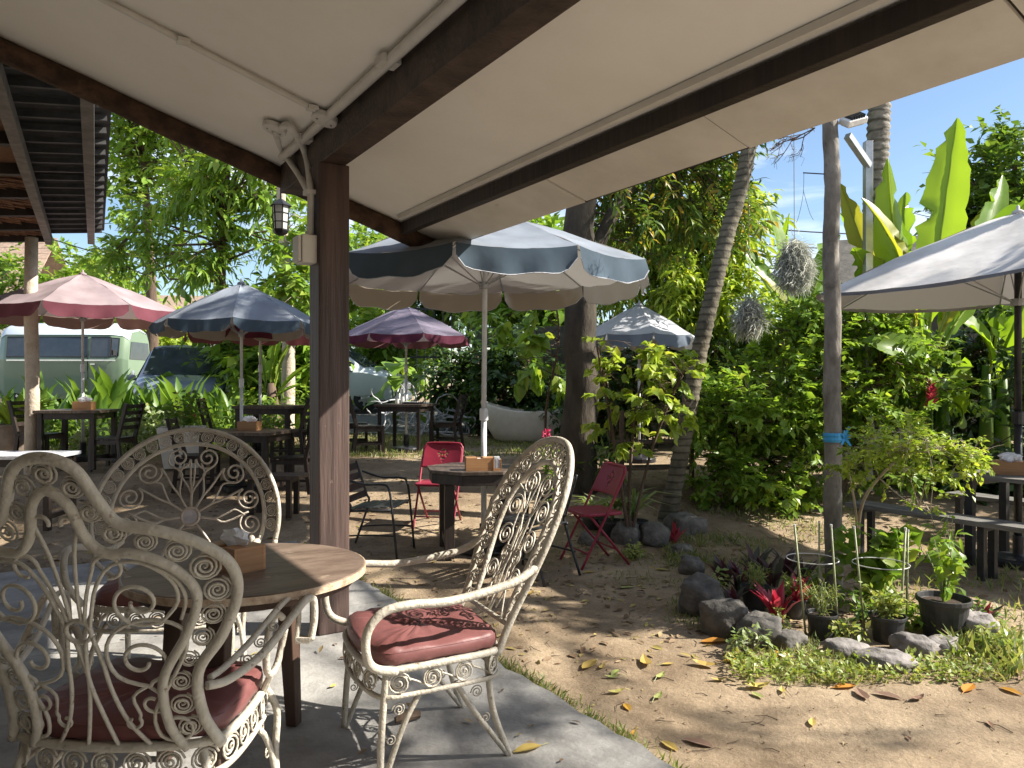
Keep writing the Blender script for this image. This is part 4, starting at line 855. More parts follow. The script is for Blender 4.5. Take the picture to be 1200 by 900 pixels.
# ------------------------------------------------------------------ vehicles
def vehicle(name, label, cat, loc, rz, st, paint, paint2, wheels, wr, sidew, sc_=1.0, beltrow=2, front_win=True, rear_win=True, wheel_y=None, van=False):
    t = thing(name, label, cat, loc, rz); nr = len(st[0][1]); t.scale = (sc_,) * 3
    def ring(s): x, rows = s; return [(x, -hw, z) for hw, z in rows] + [(x, hw, z) for hw, z in rows[::-1][1 if rows[-1][0] == 0 else 0:]]
    fine = []
    for i in range(len(st) - 1):
        for k in range(3):
            f = k / 3; fine.append((st[i][0] + (st[i + 1][0] - st[i][0]) * f, [(a[0] + (b[0] - a[0]) * f, a[1] + (b[1] - a[1]) * f) for a, b in zip(st[i][1], st[i + 1][1])]))
    fine.append(st[-1])
    def loft(r0, r1, mat, nm):
        g = Geo()
        for s in (-1, 1):
            b = len(g.v)
            for x, rows in fine:
                for hw, z in rows[r0:r1 + 1]: g.v.append((x, s * hw, z))
            m = r1 - r0 + 1
            for i in range(len(fine) - 1):
                for j in range(m - 1):
                    a = b + i * m + j; q = (a, a + m, a + m + 1, a + 1); g.f.append(q if s == -1 else q[::-1])
        for e, (x, rows) in enumerate((fine[0], fine[-1])):
            b = len(g.v); rr = rows[r0:r1 + 1]
            for s in (-1, 1):
                for hw, z in rr: g.v.append((x, s * hw, z))
            m = len(rr)
            for j in range(m - 1): g.f.append((b + j, b + j + 1, b + m + j + 1, b + m + j))
        return mk(nm, g, mat, t, smooth=True)
    bd = loft(0, beltrow, paint, 'body'); loft(beltrow, nr - 1, paint2, 'cabin')
    def P(xi, j, s, off=.012):
        i = min(int(xi), len(st) - 2); f = xi - i; a, b = st[i], st[i + 1]; jj = min(int(j), nr - 2); fj = j - jj
        x = a[0] + (b[0] - a[0]) * f; L_ = lambda k: (a[1][k][0] + (b[1][k][0] - a[1][k][0]) * f, a[1][k][1] + (b[1][k][1] - a[1][k][1]) * f)
        p, q = L_(jj), L_(jj + 1); return Vector((x, s * (p[0] + (q[0] - p[0]) * fj + off), p[1] + (q[1] - p[1]) * fj))
    for s in (-1, 1):
        for (x0, x1, j0, j1) in sidew:
            g = Geo(); n = 5
            for k in range(n + 1):
                xi = x0 + (x1 - x0) * k / n; g.v += [P(xi, j0, s), P(xi, j1, s)]
            g.f = [(2 * k, 2 * k + 2, 2 * k + 3, 2 * k + 1) if s == -1 else (2 * k, 2 * k + 1, 2 * k + 3, 2 * k + 2) for k in range(n)]
            w = mk('window', g, mt['glass'], t)
            e = [P(x0, j0, s, .014), P(x1, j0, s, .014), P(x1, j1, s, .014), P(x0, j1, s, .014)]; g2 = Geo(); g2.tube(e, .012, 5, closed=True); mk('frame', g2, mt['tyre'], w)
    for flag, xi in ((front_win, len(st) - 1), (rear_win, 0)):
        if flag:
            i0 = xi; x, rows = st[xi]; sgn = 1 if xi else -1; g = Geo(); a, b = rows[beltrow], rows[beltrow + 1]
            v = [(x + sgn * .012, -a[0] * .9, a[1] + .03), (x + sgn * .012, a[0] * .9, a[1] + .03), (x + sgn * .012, b[0] * .88, b[1] - .02), (x + sgn * .012, -b[0] * .88, b[1] - .02)]
            if van is False and flag == 'slope':
                x2, r2 = st[xi - sgn]; c = r2[beltrow + 1]
                v = [(x + sgn * .015, -a[0] * .9, a[1] + .04), (x + sgn * .015, a[0] * .9, a[1] + .04), (x2 + sgn * .03, c[0] * .9, c[1] + .0), (x2 + sgn * .03, -c[0] * .9, c[1] + .0)]
            g.add(v, [(0, 1, 2, 3)] if sgn > 0 else [(3, 2, 1, 0)]); mk('windscreen', g, mt['glass'], t)
    ww = wheel_y or st[1][1][0][0]
    for x in wheels:
        for s in (-1, 1):
            g = Geo(); g.lathe([(wr * .6, -.09), (wr * .93, -.1), (wr, -.06), (wr, .06), (wr * .93, .1), (wr * .6, .09)], 24); wh = mk('wheel', g, mt['tyre'], t, smooth=True); wh.location = (x, s * (ww - .02), wr); wh.rotation_euler = (R(90), 0, 0)
            g = Geo(); g.lathe([(.03, -.108), (wr * .2, -.10), (wr * .62, -.075), (wr * .62, .075), (wr * .2, .10), (.03, .108)], 20); mk('rim', g, mt['rim'], wh, smooth=True)
            for k in range(7):
                a = 2 * math.pi * k / 7; g = Geo(); g.bar((wr * .15 * math.cos(a), wr * .15 * math.sin(a), 0), (wr * .6 * math.cos(a), wr * .6 * math.sin(a), 0), .05, .206, (0, 0, 1)); mk('spoke', g, mt['rim'], wh)
            g = Geo(); n = 24; g.add([(x + wr * 1.13 * math.cos(math.pi * k / n), s * (ww + .012), wr + wr * 1.13 * math.sin(math.pi * k / n)) for k in range(n + 1)] + [(x + wr * 1.0 * math.cos(math.pi * k / n), s * (ww + .012), wr + wr * 1.0 * math.sin(math.pi * k / n)) for k in range(n + 1)], [(k, k + 1, n + 2 + k, n + 1 + k) for k in range(n)]); mk('wheel_arch', g, mt['tyre'], t)
    return t
def carpaint(n, c, r_=.3): return M(n, c, [min(1, k * 1.06) for k in c], r_, 3, spec=.5, coat=.5)
g1 = carpaint('green_van_paint', (.15, .215, .14), .4); g2_ = carpaint('pale_roof_paint', (.58, .64, .68), .4); wp = carpaint('white_van_paint', (.55, .60, .60)); dk = carpaint('dark_blue_grey_paint', (.15, .18, .24)); bk = carpaint('black_car_paint', (.02, .02, .023)); sv = carpaint('silver_car_paint', (.45, .47, .50))
vrow = lambda k, zb=0: [(.70 * k, .30), (.80 * k, .48), (.82 * k, 1.12), (.74 * k, 1.62), (.60 * k, 1.80), (.0, 1.90)]
vst = [(-1.62, [(.62, .42), (.68, .55), (.70, 1.12), (.62, 1.55), (.48, 1.72), (0, 1.78)]), (-1.42, vrow(.97)), (-.5, vrow(1)), (.6, vrow(1)), (1.2, vrow(.98)), (1.45, [(.66, .34), (.74, .5), (.74, 1.14), (.64, 1.60), (.50, 1.76), (0, 1.84)]), (1.58, [(.58, .38), (.64, .52), (.64, 1.10), (.56, 1.52), (.44, 1.68), (0, 1.74)])]
V1 = (X(92, 18.6), 18.6); zv = gz_(*V1) + .05
tv = vehicle('green_van', 'pale green vintage van with white roof parked behind the plants', 'van', (*V1, zv), R(2), vst, g1, g1, (-1.0, 1.05), .30, [(1.05, 3.05, 2.1, 2.92), (3.2, 4.0, 2.1, 2.92), (4.1, 4.75, 2.12, 2.9)], .92, van=True); tv.scale = (.92, .92, 1.13)
g = Geo(); nf = 10
for i in range(7):
    x, rows = vst[i]
    for hw, z in ((rows[3][0] + .012, rows[3][1] + .01), (rows[4][0] + .012, rows[4][1] + .012), (0, rows[5][1] + .014), (-rows[4][0] - .012, rows[4][1] + .012), (-rows[3][0] - .012, rows[3][1] + .01)): g.v.append((x, hw, z))
for i in range(6):
    for j in range(4): a = i * 5 + j; g.f.append((a, a + 5, a + 6, a + 1))
mk('roof', g, g2_, tv, smooth=True)
for s in (-1, 1):
    g = Geo(); g.lathe([(.02, -.015), (.10, -.01), (.10, .01), (.02, .02)], 16); ob = mk('headlight', g, mt['chrome'], tv); ob.location = (1.60, s * .42, .80); ob.rotation_euler = (0, R(90), 0)
    g = Geo(); g.box((1.38, s * .98, 1.25), (.05, .16, .11)); g.tube([(1.36, s * .76, 1.15), (1.38, s * .92, 1.23)], .012, 5); mk('mirror', g, mt['tyre'], tv, bev=.02)
    g = Geo(); g.box((0, s * .835, 1.10), (2.7, .012, .03)); mk('trim_line', g, mt['chrome'], tv)
    g = Geo(); g.box((.65, s * .83, .8), (.012, .012, 1.0)); mk('door_gap', g, mt['tyre'], tv)
    g = Geo(); g.box((.78, s * .84, 1.02), (.12, .02, .025)); mk('handle', g, mt['chrome'], tv)
g = Geo(); g.box((1.63, 0, .42), (.10, 1.35, .14)); mk('bumper', g, mt['chrome'], tv, bev=.03)
g = Geo(); g.box((-1.66, 0, .45), (.10, 1.35, .14)); mk('bumper', g, mt['chrome'], tv, bev=.03)
# minivan / hatchbacks: sloping nose
def hatch(H, Lf, hood=.95): # stations from rear to front
    z = lambda a: a * H
    f = lambda k, belt, top, rf, wt: [(.74 * k, .26), (.84 * k, .45), (.84 * k, belt), (wt * k, top), (wt * .86 * k, rf - .03), (0, rf)]
    L2 = Lf / 2
    return [(-L2, f(.9, z(.56), z(.72), z(.76), .70)), (-L2 + .25, f(.97, z(.56), z(.90), z(.97), .66)), (-.3 * L2, f(1, z(.56), z(.93), z(1.0), .66)), (.15 * L2, f(1, z(.54), z(.91), z(.98), .66)), (.58 * L2, f(1, z(.53), z(.585), z(.62), .76)), (.9 * L2, f(.94, z(.46), z(.50), z(.53), .7)), (L2, f(.82, z(.36), z(.385), z(.40), .7))]
def add_car(label, px, Y, rz, H, L_, paint, sc_=1.0, name='parked_car', cat='car'):
    x = X(px, Y); t = vehicle(name, label, cat, (x, Y, gz_(x, Y) + .05), R(rz), hatch(H, L_), paint, paint, (-L_ * .29, L_ * .31), .31, [(1.15, 2.0, 2.1, 2.9), (2.08, 2.98, 2.1, 2.9), (3.05, 3.75, 2.1, 2.85)], sc_, rear_win=True, front_win=False)
    h_ = hatch(H, L_); a, b = h_[3], h_[4]; g = Geo(); g.add([(b[0] + .0, -b[1][3][0] * .9, b[1][3][1] + .03), (b[0], b[1][3][0] * .9, b[1][3][1] + .03), (a[0] + .04, a[1][3][0] * .92, a[1][3][1] + .04), (a[0] + .04, -a[1][3][0] * .92, a[1][3][1] + .04)], [(0, 1, 2, 3)]); g.shift((.02, 0, .03)); mk('windscreen', g, mt['glass'], t)
    f_ = h_[-1]
    for s in (-1, 1):
        g = Geo(); g.box((f_[0] - .12, s * .58, f_[1][2][1] + .01), (.22, .2, .12), s * -.5); mk('headlight', g, mt['chrome'], t, bev=.03)
        g = Geo(); g.box((h_[0][0] - .01, s * .62, H * .52), (.05, .14, .26)); mk('tail_light', g, mt['red_metal'], t, bev=.02)
        g = Geo(); g.box((b[0] - .25, s * .93, H * .58), (.1, .16, .11)); mk('mirror', g, paint, t, bev=.03)
    g = Geo(); g.box((f_[0] - .02, 0, .34), (.14, 1.4, .2)); mk('bumper', g, paint, t, bev=.06)
    return t
add_car('white minivan with alloy wheels parked right of the timber post', 383, 19.4, -6, 1.75, 4.0, wp, 1.0, 'white_minivan', 'van')
add_car('dark blue grey hatchback parked behind the garden plants, seen from its end', 222, 15.6, -74, 1.62, 3.7, dk)
add_car('black car partly hidden behind the dark blue grey hatchback', 214, 22.0, -80, 1.75, 3.9, bk)
add_car('silver car at the left edge behind the green van', -22, 20.5, -20, 1.5, 4.0, sv)

# ------------------------------------------------------------------ foliage engine
def tmpl(st, fold=.25):
    V = [(0, 0, 0)]; F = []; prev = None
    for (t_, w, z) in st[:-1]:
        b = len(V); V += [(t_, -w, z + fold * w), (t_, 0, z), (t_, w, z + fold * w)]
        if prev is None: F += [(0, b, b + 1), (0, b + 1, b + 2)]
        else: F += [(prev, b, b + 1), (prev, b + 1, prev + 1), (prev + 1, b + 1, b + 2), (prev + 1, b + 2, prev + 2)]
        prev = b
    b = len(V); V.append((st[-1][0], 0, st[-1][2])); F += [(prev, b, prev + 1), (prev + 1, b, prev + 2)]
    return np.array(V, float), np.array(F, int)
T_oval = tmpl([(.42, .24, .02), (1, 0, -.12)]); T_long = tmpl([(.25, .11, .04), (.62, .10, 0), (1, 0, -.22)], .35); T_small = tmpl([(.45, .27, .0), (1, 0, -.06)], .3)
T_heart = tmpl([(.10, .34, .03), (.45, .36, .02), (1, 0, -.22)], .2); T_blade = tmpl([(.3, .045, .06), (.7, .035, .0), (1, 0, -.25)], .5); T_grass = tmpl([(.5, .05, .1), (1, 0, -.12)], .2); T_strand = tmpl([(.5, .01, .05), (1, 0, 0)], .2)
def nrmz(a): return a / np.maximum(np.linalg.norm(a, axis=1, keepdims=True), 1e-9)
def fol_arrays(T, P, A, U, S, wf=1.0):
    V0, F0 = T; n = len(P); A = nrmz(A); B = nrmz(np.cross(U, A)); N_ = np.cross(A, B); S = np.broadcast_to(np.asarray(S, float), (n,))
    wf = np.broadcast_to(np.asarray(wf, float), (n,))
    V = P[:, None, :] + S[:, None, None] * (V0[None, :, 0, None] * A[:, None, :] + (V0[None, :, 1] * wf[:, None])[:, :, None] * B[:, None, :] + V0[None, :, 2, None] * N_[:, None, :])
    F = (np.arange(n)[:, None, None] * len(V0) + F0[None]).reshape(-1, 3); return V.reshape(-1, 3), F
def foliage(name, T, P, A, U, S, mat, parent=None, off=(0, 0, 0), wf=1.0, kind=None):
    V, F = fol_arrays(T, P, A, U, S, wf); return npmesh(name, V - np.array(off), F, mat, parent, kind)
def cluster(centers, rad, n, droop=.4, flat=.8, seed=0):
    r = np.random.default_rng(seed); m = len(centers); idx = r.integers(0, m, n); d = nrmz(r.normal(size=(n, 3))); rr_ = r.random(n) ** .45
    rad = np.broadcast_to(np.asarray(rad, float), (m,)); o = d * (rr_ * rad[idx])[:, None]; o[:, 2] *= flat
    P = centers[idx] + o; A = d + r.normal(size=(n, 3)) * .7; A[:, 2] = A[:, 2] * .6 - droop
    U = r.normal(size=(n, 3)) * .55; U[:, 2] += 1.0; return P, A, U
def sprays(C, out, Rd, n, droop, seed, per=11, spread=.75):
    """leaves set alternately along short drooping twigs that fan out of every clump"""
    r = np.random.default_rng(seed); nt = max(1, n // per); i = r.integers(0, len(C), nt); L_ = Rd[i] * r.uniform(.7, 1.9, nt)
    d = nrmz(out[i] * .55 + r.normal(size=(nt, 3)) * spread + np.array([0, 0, .12])); s = C[i] + r.normal(size=(nt, 3)) * (Rd[i] * .32)[:, None]
    f = (np.arange(per) + .6) / per; f = f[None, :] + r.uniform(-.04, .04, (nt, per))
    P = s[:, None, :] + d[:, None, :] * (L_[:, None] * f)[:, :, None]; P[:, :, 2] -= (L_[:, None] * droop * .55) * f ** 2
    T = d[:, None, :] + np.stack([np.zeros_like(f), np.zeros_like(f), -1.1 * droop * f], -1); T = T / np.linalg.norm(T, axis=2, keepdims=True)
    sd_ = np.cross(T, np.array([0, 0, 1.0])); sg = np.where(np.arange(per) % 2 == 0, 1, -1)[None, :, None]
    A = T * r.uniform(.4, 1.0, (nt, per, 1)) + sd_ * sg * r.uniform(.5, 1.1, (nt, per, 1)) + r.normal(size=(nt, per, 3)) * .28; A[:, :, 2] -= droop * .55
    U = r.normal(size=(nt, per, 3)) * .42; U[:, :, 2] += 1
    return P.reshape(-1, 3), A.reshape(-1, 3), U.reshape(-1, 3)
def plant(name, label, cat, base, stems, blobs, mat, T, size, nleaf, bark, nclump=10, crad=.35, droop=.4, seed=1, group=None, limb=.02, extra=None, limb_n=5, wf=1.0, cname='crown'):
    """a tree or shrub: tapered stems, limbs to every leaf clump, leaves spread through the clumps"""
    r = np.random.default_rng(seed); base = np.array(base, float); t = thing(name, label, cat, tuple(base), 0, group); tips = []
    for pts, r0, r1 in stems:
        P = smooth_path(pts, 4); n = len(P); g = Geo()
        g.tube([p - Vector(base) + Vector((random.uniform(-1, 1) * r1 * .2, random.uniform(-1, 1) * r1 * .2, 0)) for p in P], [r0 + (r1 - r0) * (k / (n - 1)) ** .8 for k in range(n)], 10); mk('trunk', g, bark, t, smooth=True); tips += [np.array(p) for p in P[n // 2:]]
    tips = np.array(tips); C = []; Rd = []; O_ = []; g = Geo(); vol = np.array([b[3] * b[4] * b[5] for b in blobs]) ** .67; share = np.maximum(1, np.round(nclump * vol / vol.sum())).astype(int)
    for b, k in zip(blobs, share):
        for _ in range(k):
            d = r.normal(size=3); d /= np.linalg.norm(d); q = np.array(b[:3]) + d * np.array(b[3:6]) * r.random() ** .38; C.append(q); Rd.append(crad * r.uniform(.6, 1.25)); O_.append(d + np.array([0, 0, .1]))
            s = tips[np.argmin(np.linalg.norm(tips - q, axis=1) + r.random(len(tips)) * .3)]; m_ = (s + q) / 2 + r.normal(size=3) * .12 * np.linalg.norm(q - s) + np.array([0, 0, .05])
            g.tube([Vector(s - base), Vector(m_ - base), Vector(q - base)], [limb, limb * .6, limb * .2], limb_n)
            for _2 in range(3):
                e = q + r.normal(size=3) * Rd[-1] * .6; g.tube([Vector((m_ + q) / 2 - base), Vector(q * .5 + e * .5 - base) + Vector((0, 0, .02)), Vector(e - base)], [limb * .35, limb * .22, limb * .1], 4, caps=False)
    mk('limbs', g, bark, t, smooth=True, kind='stuff')
    P, A, U = sprays(np.array(C), np.array(O_), np.array(Rd), nleaf, droop, seed); S = size * r.uniform(.55, 1.2, len(P)); foliage(cname, T, P, A, U, S, mat, t, base, wf)
    return t
def bl(px, py, Y, rx, ry, rd=None):   # a crown lobe standing at distance Y
    w = W(px, py, Y); a, b = rx * Y / FPX, ry * Y / FPX; return (w.x, w.y, w.z, a, rd or a, b)
def gpt(px, Y): x = X(px, Y); return Vector((x, Y, gz_(x, Y)))
bd_ = gpt(178, 24)
plant('tall_tree', 'tall light green feathery tree beside the hut roof edge', 'tree', bd_, [([bd_, W(178, 360, 24), W(172, 250, 24), W(168, 180, 24)], .22, .08)], [bl(165, 165, 24, 50, 42), bl(205, 205, 24, 45, 35), bl(145, 245, 24, 30, 25), bl(200, 120, 24, 60, 45), bl(120, 300, 24, 30, 18), bl(180, 60, 24, 90, 40)], mt['l_light'], T_small, .26, 9000, mt['bark'], 60, .75, seed=3, limb=.05)
bd_ = gpt(262, 15.5)
plant('mango_tree', 'dense dark green tree with drooping leaves behind the lantern', 'tree', bd_, [([bd_, W(262, 400, 15.5), W(258, 330, 15.5), W(262, 250, 15.5)], .2, .07)], [bl(215, 270, 15.5, 55, 40), bl(275, 225, 15, 60, 40), bl(320, 260, 15, 40, 50), bl(240, 310, 15.5, 66, 26), bl(180, 300, 16, 45, 26), bl(330, 180, 15, 50, 40), bl(230, 190, 15.5, 40, 25), bl(260, 90, 15.5, 110, 45)], mt['l_light'], T_long, .27, 8500, mt['bark'], 80, .45, .6, seed=4, limb=.03)
bd_ = gpt(336, 13.2)
plant('slender_tree', 'slender pale trunked tree between the left blue umbrella and the post', 'tree', bd_, [([bd_, W(338, 400, 13.2), W(336, 330, 13.2), W(330, 240, 13.2), W(325, 160, 13.2)], .13, .06)], [bl(350, 330, 13.2, 28, 40), bl(350, 270, 13.2, 25, 25), bl(300, 130, 13.2, 60, 50)], mt['l_light'], T_oval, .24, 2600, mt['bark_pale'], 22, .4, .5, seed=5, limb=.02)
for i, (px, py, Y, rx, ry, lab, m_) in enumerate(((30, 345, 27, 75, 42, 'light green roadside tree behind the green van', 'l_light'), (110, 335, 30, 60, 38, 'sunlit bushy tree behind the pink umbrella', 'l_light'), (178, 395, 27, 45, 34, 'yellow green shrub between the green van and the dark hatchback', 'l_yellow'), (425, 320, 25, 65, 52, 'light green tree right of the post above the purple umbrella', 'l_light'), (520, 330, 22, 62, 60, 'mid green tree behind the big blue umbrella pole', 'l_mid'), (590, 300, 20, 60, 60, 'bushy tree behind the top of the big umbrella', 'l_mid'), (450, 410, 19.0 + 4, 55, 36, 'hedge shrub behind the nose of the white minivan', 'l_light'), (312, 400, 15.0, 26, 42, 'dark shrub behind the stems under the blue umbrella', 'l_mid'), (332, 425, 14.4, 22, 40, 'leafy shrub just left of the post hiding the minivan', 'l_light'), (640, 330, 17, 50, 60, 'leafy tree just left of the big trunk', 'l_light'))):
    b = gpt(px, Y); plant('roadside_tree', lab, 'tree', b, [([b, W(px, py + ry, Y), W(px, py, Y)], .14, .05)], [bl(px, py, Y, rx, ry), bl(px - rx * .4, py + ry * .5, Y, rx * .6, ry * .6), bl(px + rx * .5, py + ry * .3, Y, rx * .6, ry * .7)], mt[m_], T_oval, .30, 5200, mt['bark'], 40, .6, .4, seed=20 + i, group='trees along the road', limb=.03)
# large trunk and its yellow-green crown
b = gpt(682, 9.0)
plant('trunk_tree', 'thick dark trunk with drooping yellow green leaves right of the big umbrella', 'tree', b, [([b - Vector((0, 0, .1)), W(679, 480, 9.0), W(682, 380, 9.0), W(680, 270, 9.0), W(676, 170, 9.0), W(660, 60, 9.2)], .225, .16), ([W(681, 330, 9), W(730, 230, 9.2), W(800, 150, 9.6), W(850, 60, 10)], .10, .04), ([W(678, 250, 9), W(640, 150, 9.2), W(590, 60, 9.4)], .09, .04)],
      [bl(745, 270, 9.6, 36, 36), bl(800, 230, 9.8, 44, 44), bl(850, 250, 10, 30, 40), bl(725, 215, 9.4, 36, 30), bl(830, 175, 10, 55, 26), bl(640, 120, 9.2, 60, 26), bl(800, 90, 9.6, 80, 36)], mt['l_mango'], T_long, .17, 9500, mt['bark_dark'], 120, .26, .5, seed=6, limb=.018)
b = gpt(815, 12.2)
plant('yellow_leaf_tree', 'sunlit yellow green leaf tree between the trunk and the leaning palm', 'tree', b, [([b, W(818, 450, 12.2), W(815, 330, 12.2), W(812, 220, 12.2)], .1, .04)], [bl(760, 260, 12.2, 50, 60), bl(830, 250, 12.2, 50, 60), bl(790, 335, 12.2, 70, 45), bl(730, 320, 12.2, 36, 50), bl(870, 260, 12.2, 26, 45), bl(850, 360, 12.2, 40, 40)], mt['l_yellow'], T_long, .22, 12000, mt['bark'], 110, .36, .55, seed=7, limb=.015)
# heart leaved climber, light shrubs
b = gpt(640, 9.6)
plant('heart_leaf_climber', 'climber with large heart shaped leaves left of the thick trunk', 'climber', b, [([b, W(640, 480, 9.6), W(655, 400, 9.4), W(650, 350, 9.4)], .02, .01)], [bl(635, 385, 9.4, 32, 45), bl(610, 365, 9.8, 30, 28), bl(600, 425, 10.2, 22, 40), bl(655, 440, 9.2, 14, 20), bl(640, 330, 9.6, 30, 20)], mt['l_light'], T_heart, .20, 230, mt['bark'], 26, .24, .5, seed=8, limb=.008, cname='foliage')
b = gpt(738, 7.25)
plant('broad_leaf_shrub', 'light green broad leaved shrub behind the sideways crimson chair', 'shrub', b, [([b, W(738, 560, 7.25), W(745, 480, 7.2), W(760, 420, 7.2)], .022, .008), ([b, W(720, 520, 7.25), W(705, 440, 7.3), W(700, 400, 7.3)], .02, .008), ([b, W(760, 540, 7.2), W(785, 470, 7.1), W(800, 440, 7.0)], .018, .007)], [bl(750, 450, 7.2, 60, 34), bl(710, 430, 7.3, 26, 30), bl(800, 440, 7.1, 36, 22), bl(735, 505, 7.2, 44, 30), bl(755, 418, 7.2, 50, 18), bl(770, 480, 7.1, 50, 20)], mt['l_yellow'], T_heart, .095, 950, mt['bark'], 75, .12, .5, seed=9, limb=.005, cname='foliage')
b = gpt(875, 8.75)
plant('round_bush', 'large rounded small leaved bush between the leaning palm and the straight pole', 'bush', b, [([b, W(870, 560, 8.75), W(860, 500, 8.75)], .05, .02), ([b, W(900, 540, 8.75), W(930, 480, 8.75)], .045, .02)], [bl(870, 485, 8.55, 70, 46), bl(935, 465, 8.65, 46, 56), bl(868, 545, 8.45, 46, 36), bl(910, 550, 8.35, 60, 36), bl(955, 520, 8.55, 34, 46), bl(828, 478, 8.65, 28, 26), bl(890, 440, 8.65, 40, 22), bl(850, 572, 8.4, 40, 16), bl(920, 574, 8.3, 50, 16)], mt['l_light'], T_small, .105, 9500, mt['bark'], 190, .18, .35, seed=10, limb=.01, cname='foliage')
b = gpt(985, 8.75)
plant('tall_bush', 'tall bush of fine bright leaves behind the straight grey pole', 'bush', b, [([b, W(985, 520, 8.75), W(975, 440, 8.75), W(960, 390, 8.75)], .05, .02), ([b, W(1010, 500, 8.75), W(1040, 420, 8.75)], .04, .02)], [bl(950, 405, 8.75, 50, 36), bl(1000, 390, 8.75, 45, 30), bl(1045, 420, 8.75, 50, 30), bl(990, 450, 8.65, 55, 40), bl(925, 385, 8.9, 30, 28), bl(1070, 460, 8.9, 46, 40), bl(1010, 500, 8.55, 64, 40), bl(960, 370, 8.75, 60, 20), bl(1030, 380, 8.75, 50, 18), bl(1090, 430, 8.7, 30, 30), bl(1040, 545, 8.5, 50, 24)], mt['l_light'], T_small, .10, 11000, mt['bark'], 190, .18, .35, seed=11, limb=.012, cname='foliage')
b = Gp(1006, 668)
plant('sprawling_shrub', 'pale sunlit sprawling shrub in front of the near picnic bench', 'shrub', b, [([b, W(1008, 600, 5.6), W(1030, 560, 5.2), W(1070, 530, 4.95), W(1130, 535, 4.9)], .016, .005), ([b, W(1003, 600, 5.6), W(992, 540, 5.2)], .014, .005), ([W(1030, 560, 5.2), W(1060, 585, 4.95), W(1090, 600, 4.9)], .006, .003)], [bl(1065, 520, 4.95, 50, 18), bl(1110, 530, 4.9, 40, 14), bl(1030, 515, 5.0, 30, 22), bl(1005, 540, 5.1, 24, 20), bl(1075, 555, 4.9, 35, 12), bl(1135, 545, 4.85, 16, 10), bl(1085, 595, 4.9, 12, 8)], mt['l_yellow'], T_small, .046, 2400, mt['bark_pale'], 80, .085, .3, seed=12, limb=.004, cname='foliage')
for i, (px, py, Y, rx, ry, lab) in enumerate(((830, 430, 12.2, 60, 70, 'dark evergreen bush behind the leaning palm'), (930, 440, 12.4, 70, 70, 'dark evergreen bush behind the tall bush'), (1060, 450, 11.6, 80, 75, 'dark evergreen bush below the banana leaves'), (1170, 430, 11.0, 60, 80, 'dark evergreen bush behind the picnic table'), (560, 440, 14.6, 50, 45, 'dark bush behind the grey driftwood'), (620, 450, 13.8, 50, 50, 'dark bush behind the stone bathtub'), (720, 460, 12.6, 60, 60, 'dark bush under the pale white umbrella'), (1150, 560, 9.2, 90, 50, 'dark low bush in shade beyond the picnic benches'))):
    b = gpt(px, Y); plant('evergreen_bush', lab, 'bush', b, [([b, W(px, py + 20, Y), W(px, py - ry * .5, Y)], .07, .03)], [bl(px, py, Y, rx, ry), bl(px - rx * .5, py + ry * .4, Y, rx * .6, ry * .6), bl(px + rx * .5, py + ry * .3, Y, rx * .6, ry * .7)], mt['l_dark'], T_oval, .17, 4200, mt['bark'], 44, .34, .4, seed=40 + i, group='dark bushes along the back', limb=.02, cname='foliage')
b = gpt(1165, 21)
plant('far_tree', 'dark round topped tree on the skyline at far right', 'tree', b, [([b, W(1165, 380, 21), W(1165, 260, 21)], .25, .1)], [bl(1150, 225, 21, 45, 36), bl(1190, 200, 21, 40, 34), bl(1125, 255, 21, 28, 26), bl(1210, 250, 21, 40, 40), bl(1165, 270, 21, 60, 30)], mt['l_mid'], T_oval, .34, 5200, mt['bark'], 60, .7, .3, seed=60, limb=.05)

# tall tree standing right of the picture: its shade dapples the path, one branch shows in the top right corner
b = gpt(1900, 5.6)
b = Vector((8.6, 6.2, -.05))
plant('overhanging_tree', 'tree whose outermost leaves hang into the top right corner', 'tree', b, [([b, b + Vector((0, 0, 2.5)), b + Vector((-.2, 0, 5)), b + Vector((-.1, 0, 8))], .22, .1), ([b + Vector((0, 0, 3.0)), Vector((6.2, 5.3, 4.0)), Vector((4.6, 5.3, 4.25)), Vector((3.75, 5.3, 3.95))], .07, .012)],
      [(10.1, 2.9, 7.7, .8, .5, .4), (3.72, 5.3, 3.88, .10, .2, .10), (6.5, 4.85, 4.7, .6, .45, .3)], mt['l_mid'], T_long, .22, 620, mt['bark'], 26, .34, .5, seed=90, limb=.03)

b = Vector((8.2, 7.4, 0))  # mostly unseen hedge, added to shade the ground around the picnic table
plant('added_shade_hedge', 'dark hedge added at the right edge to shade the ground by the picnic table', 'hedge', b, [([b, b + Vector((0, 0, 1.6)), b + Vector((.1, 0, 2.8))], .1, .04), ([Vector((6.6, 8.6, .1)), Vector((6.6, 8.6, 2.2))], .08, .03)], [(8.4, 6.4, 1.9, .7, .9, 1.7), (8.2, 7.6, 1.9, .7, .9, 1.8), (7.4, 8.6, 1.9, .8, .7, 1.7), (6.4, 8.9, 1.8, .7, .5, 1.5)], mt['l_dark'], T_oval, .16, 6500, mt['bark'], 90, .3, .4, seed=91, limb=.02, cname='foliage')
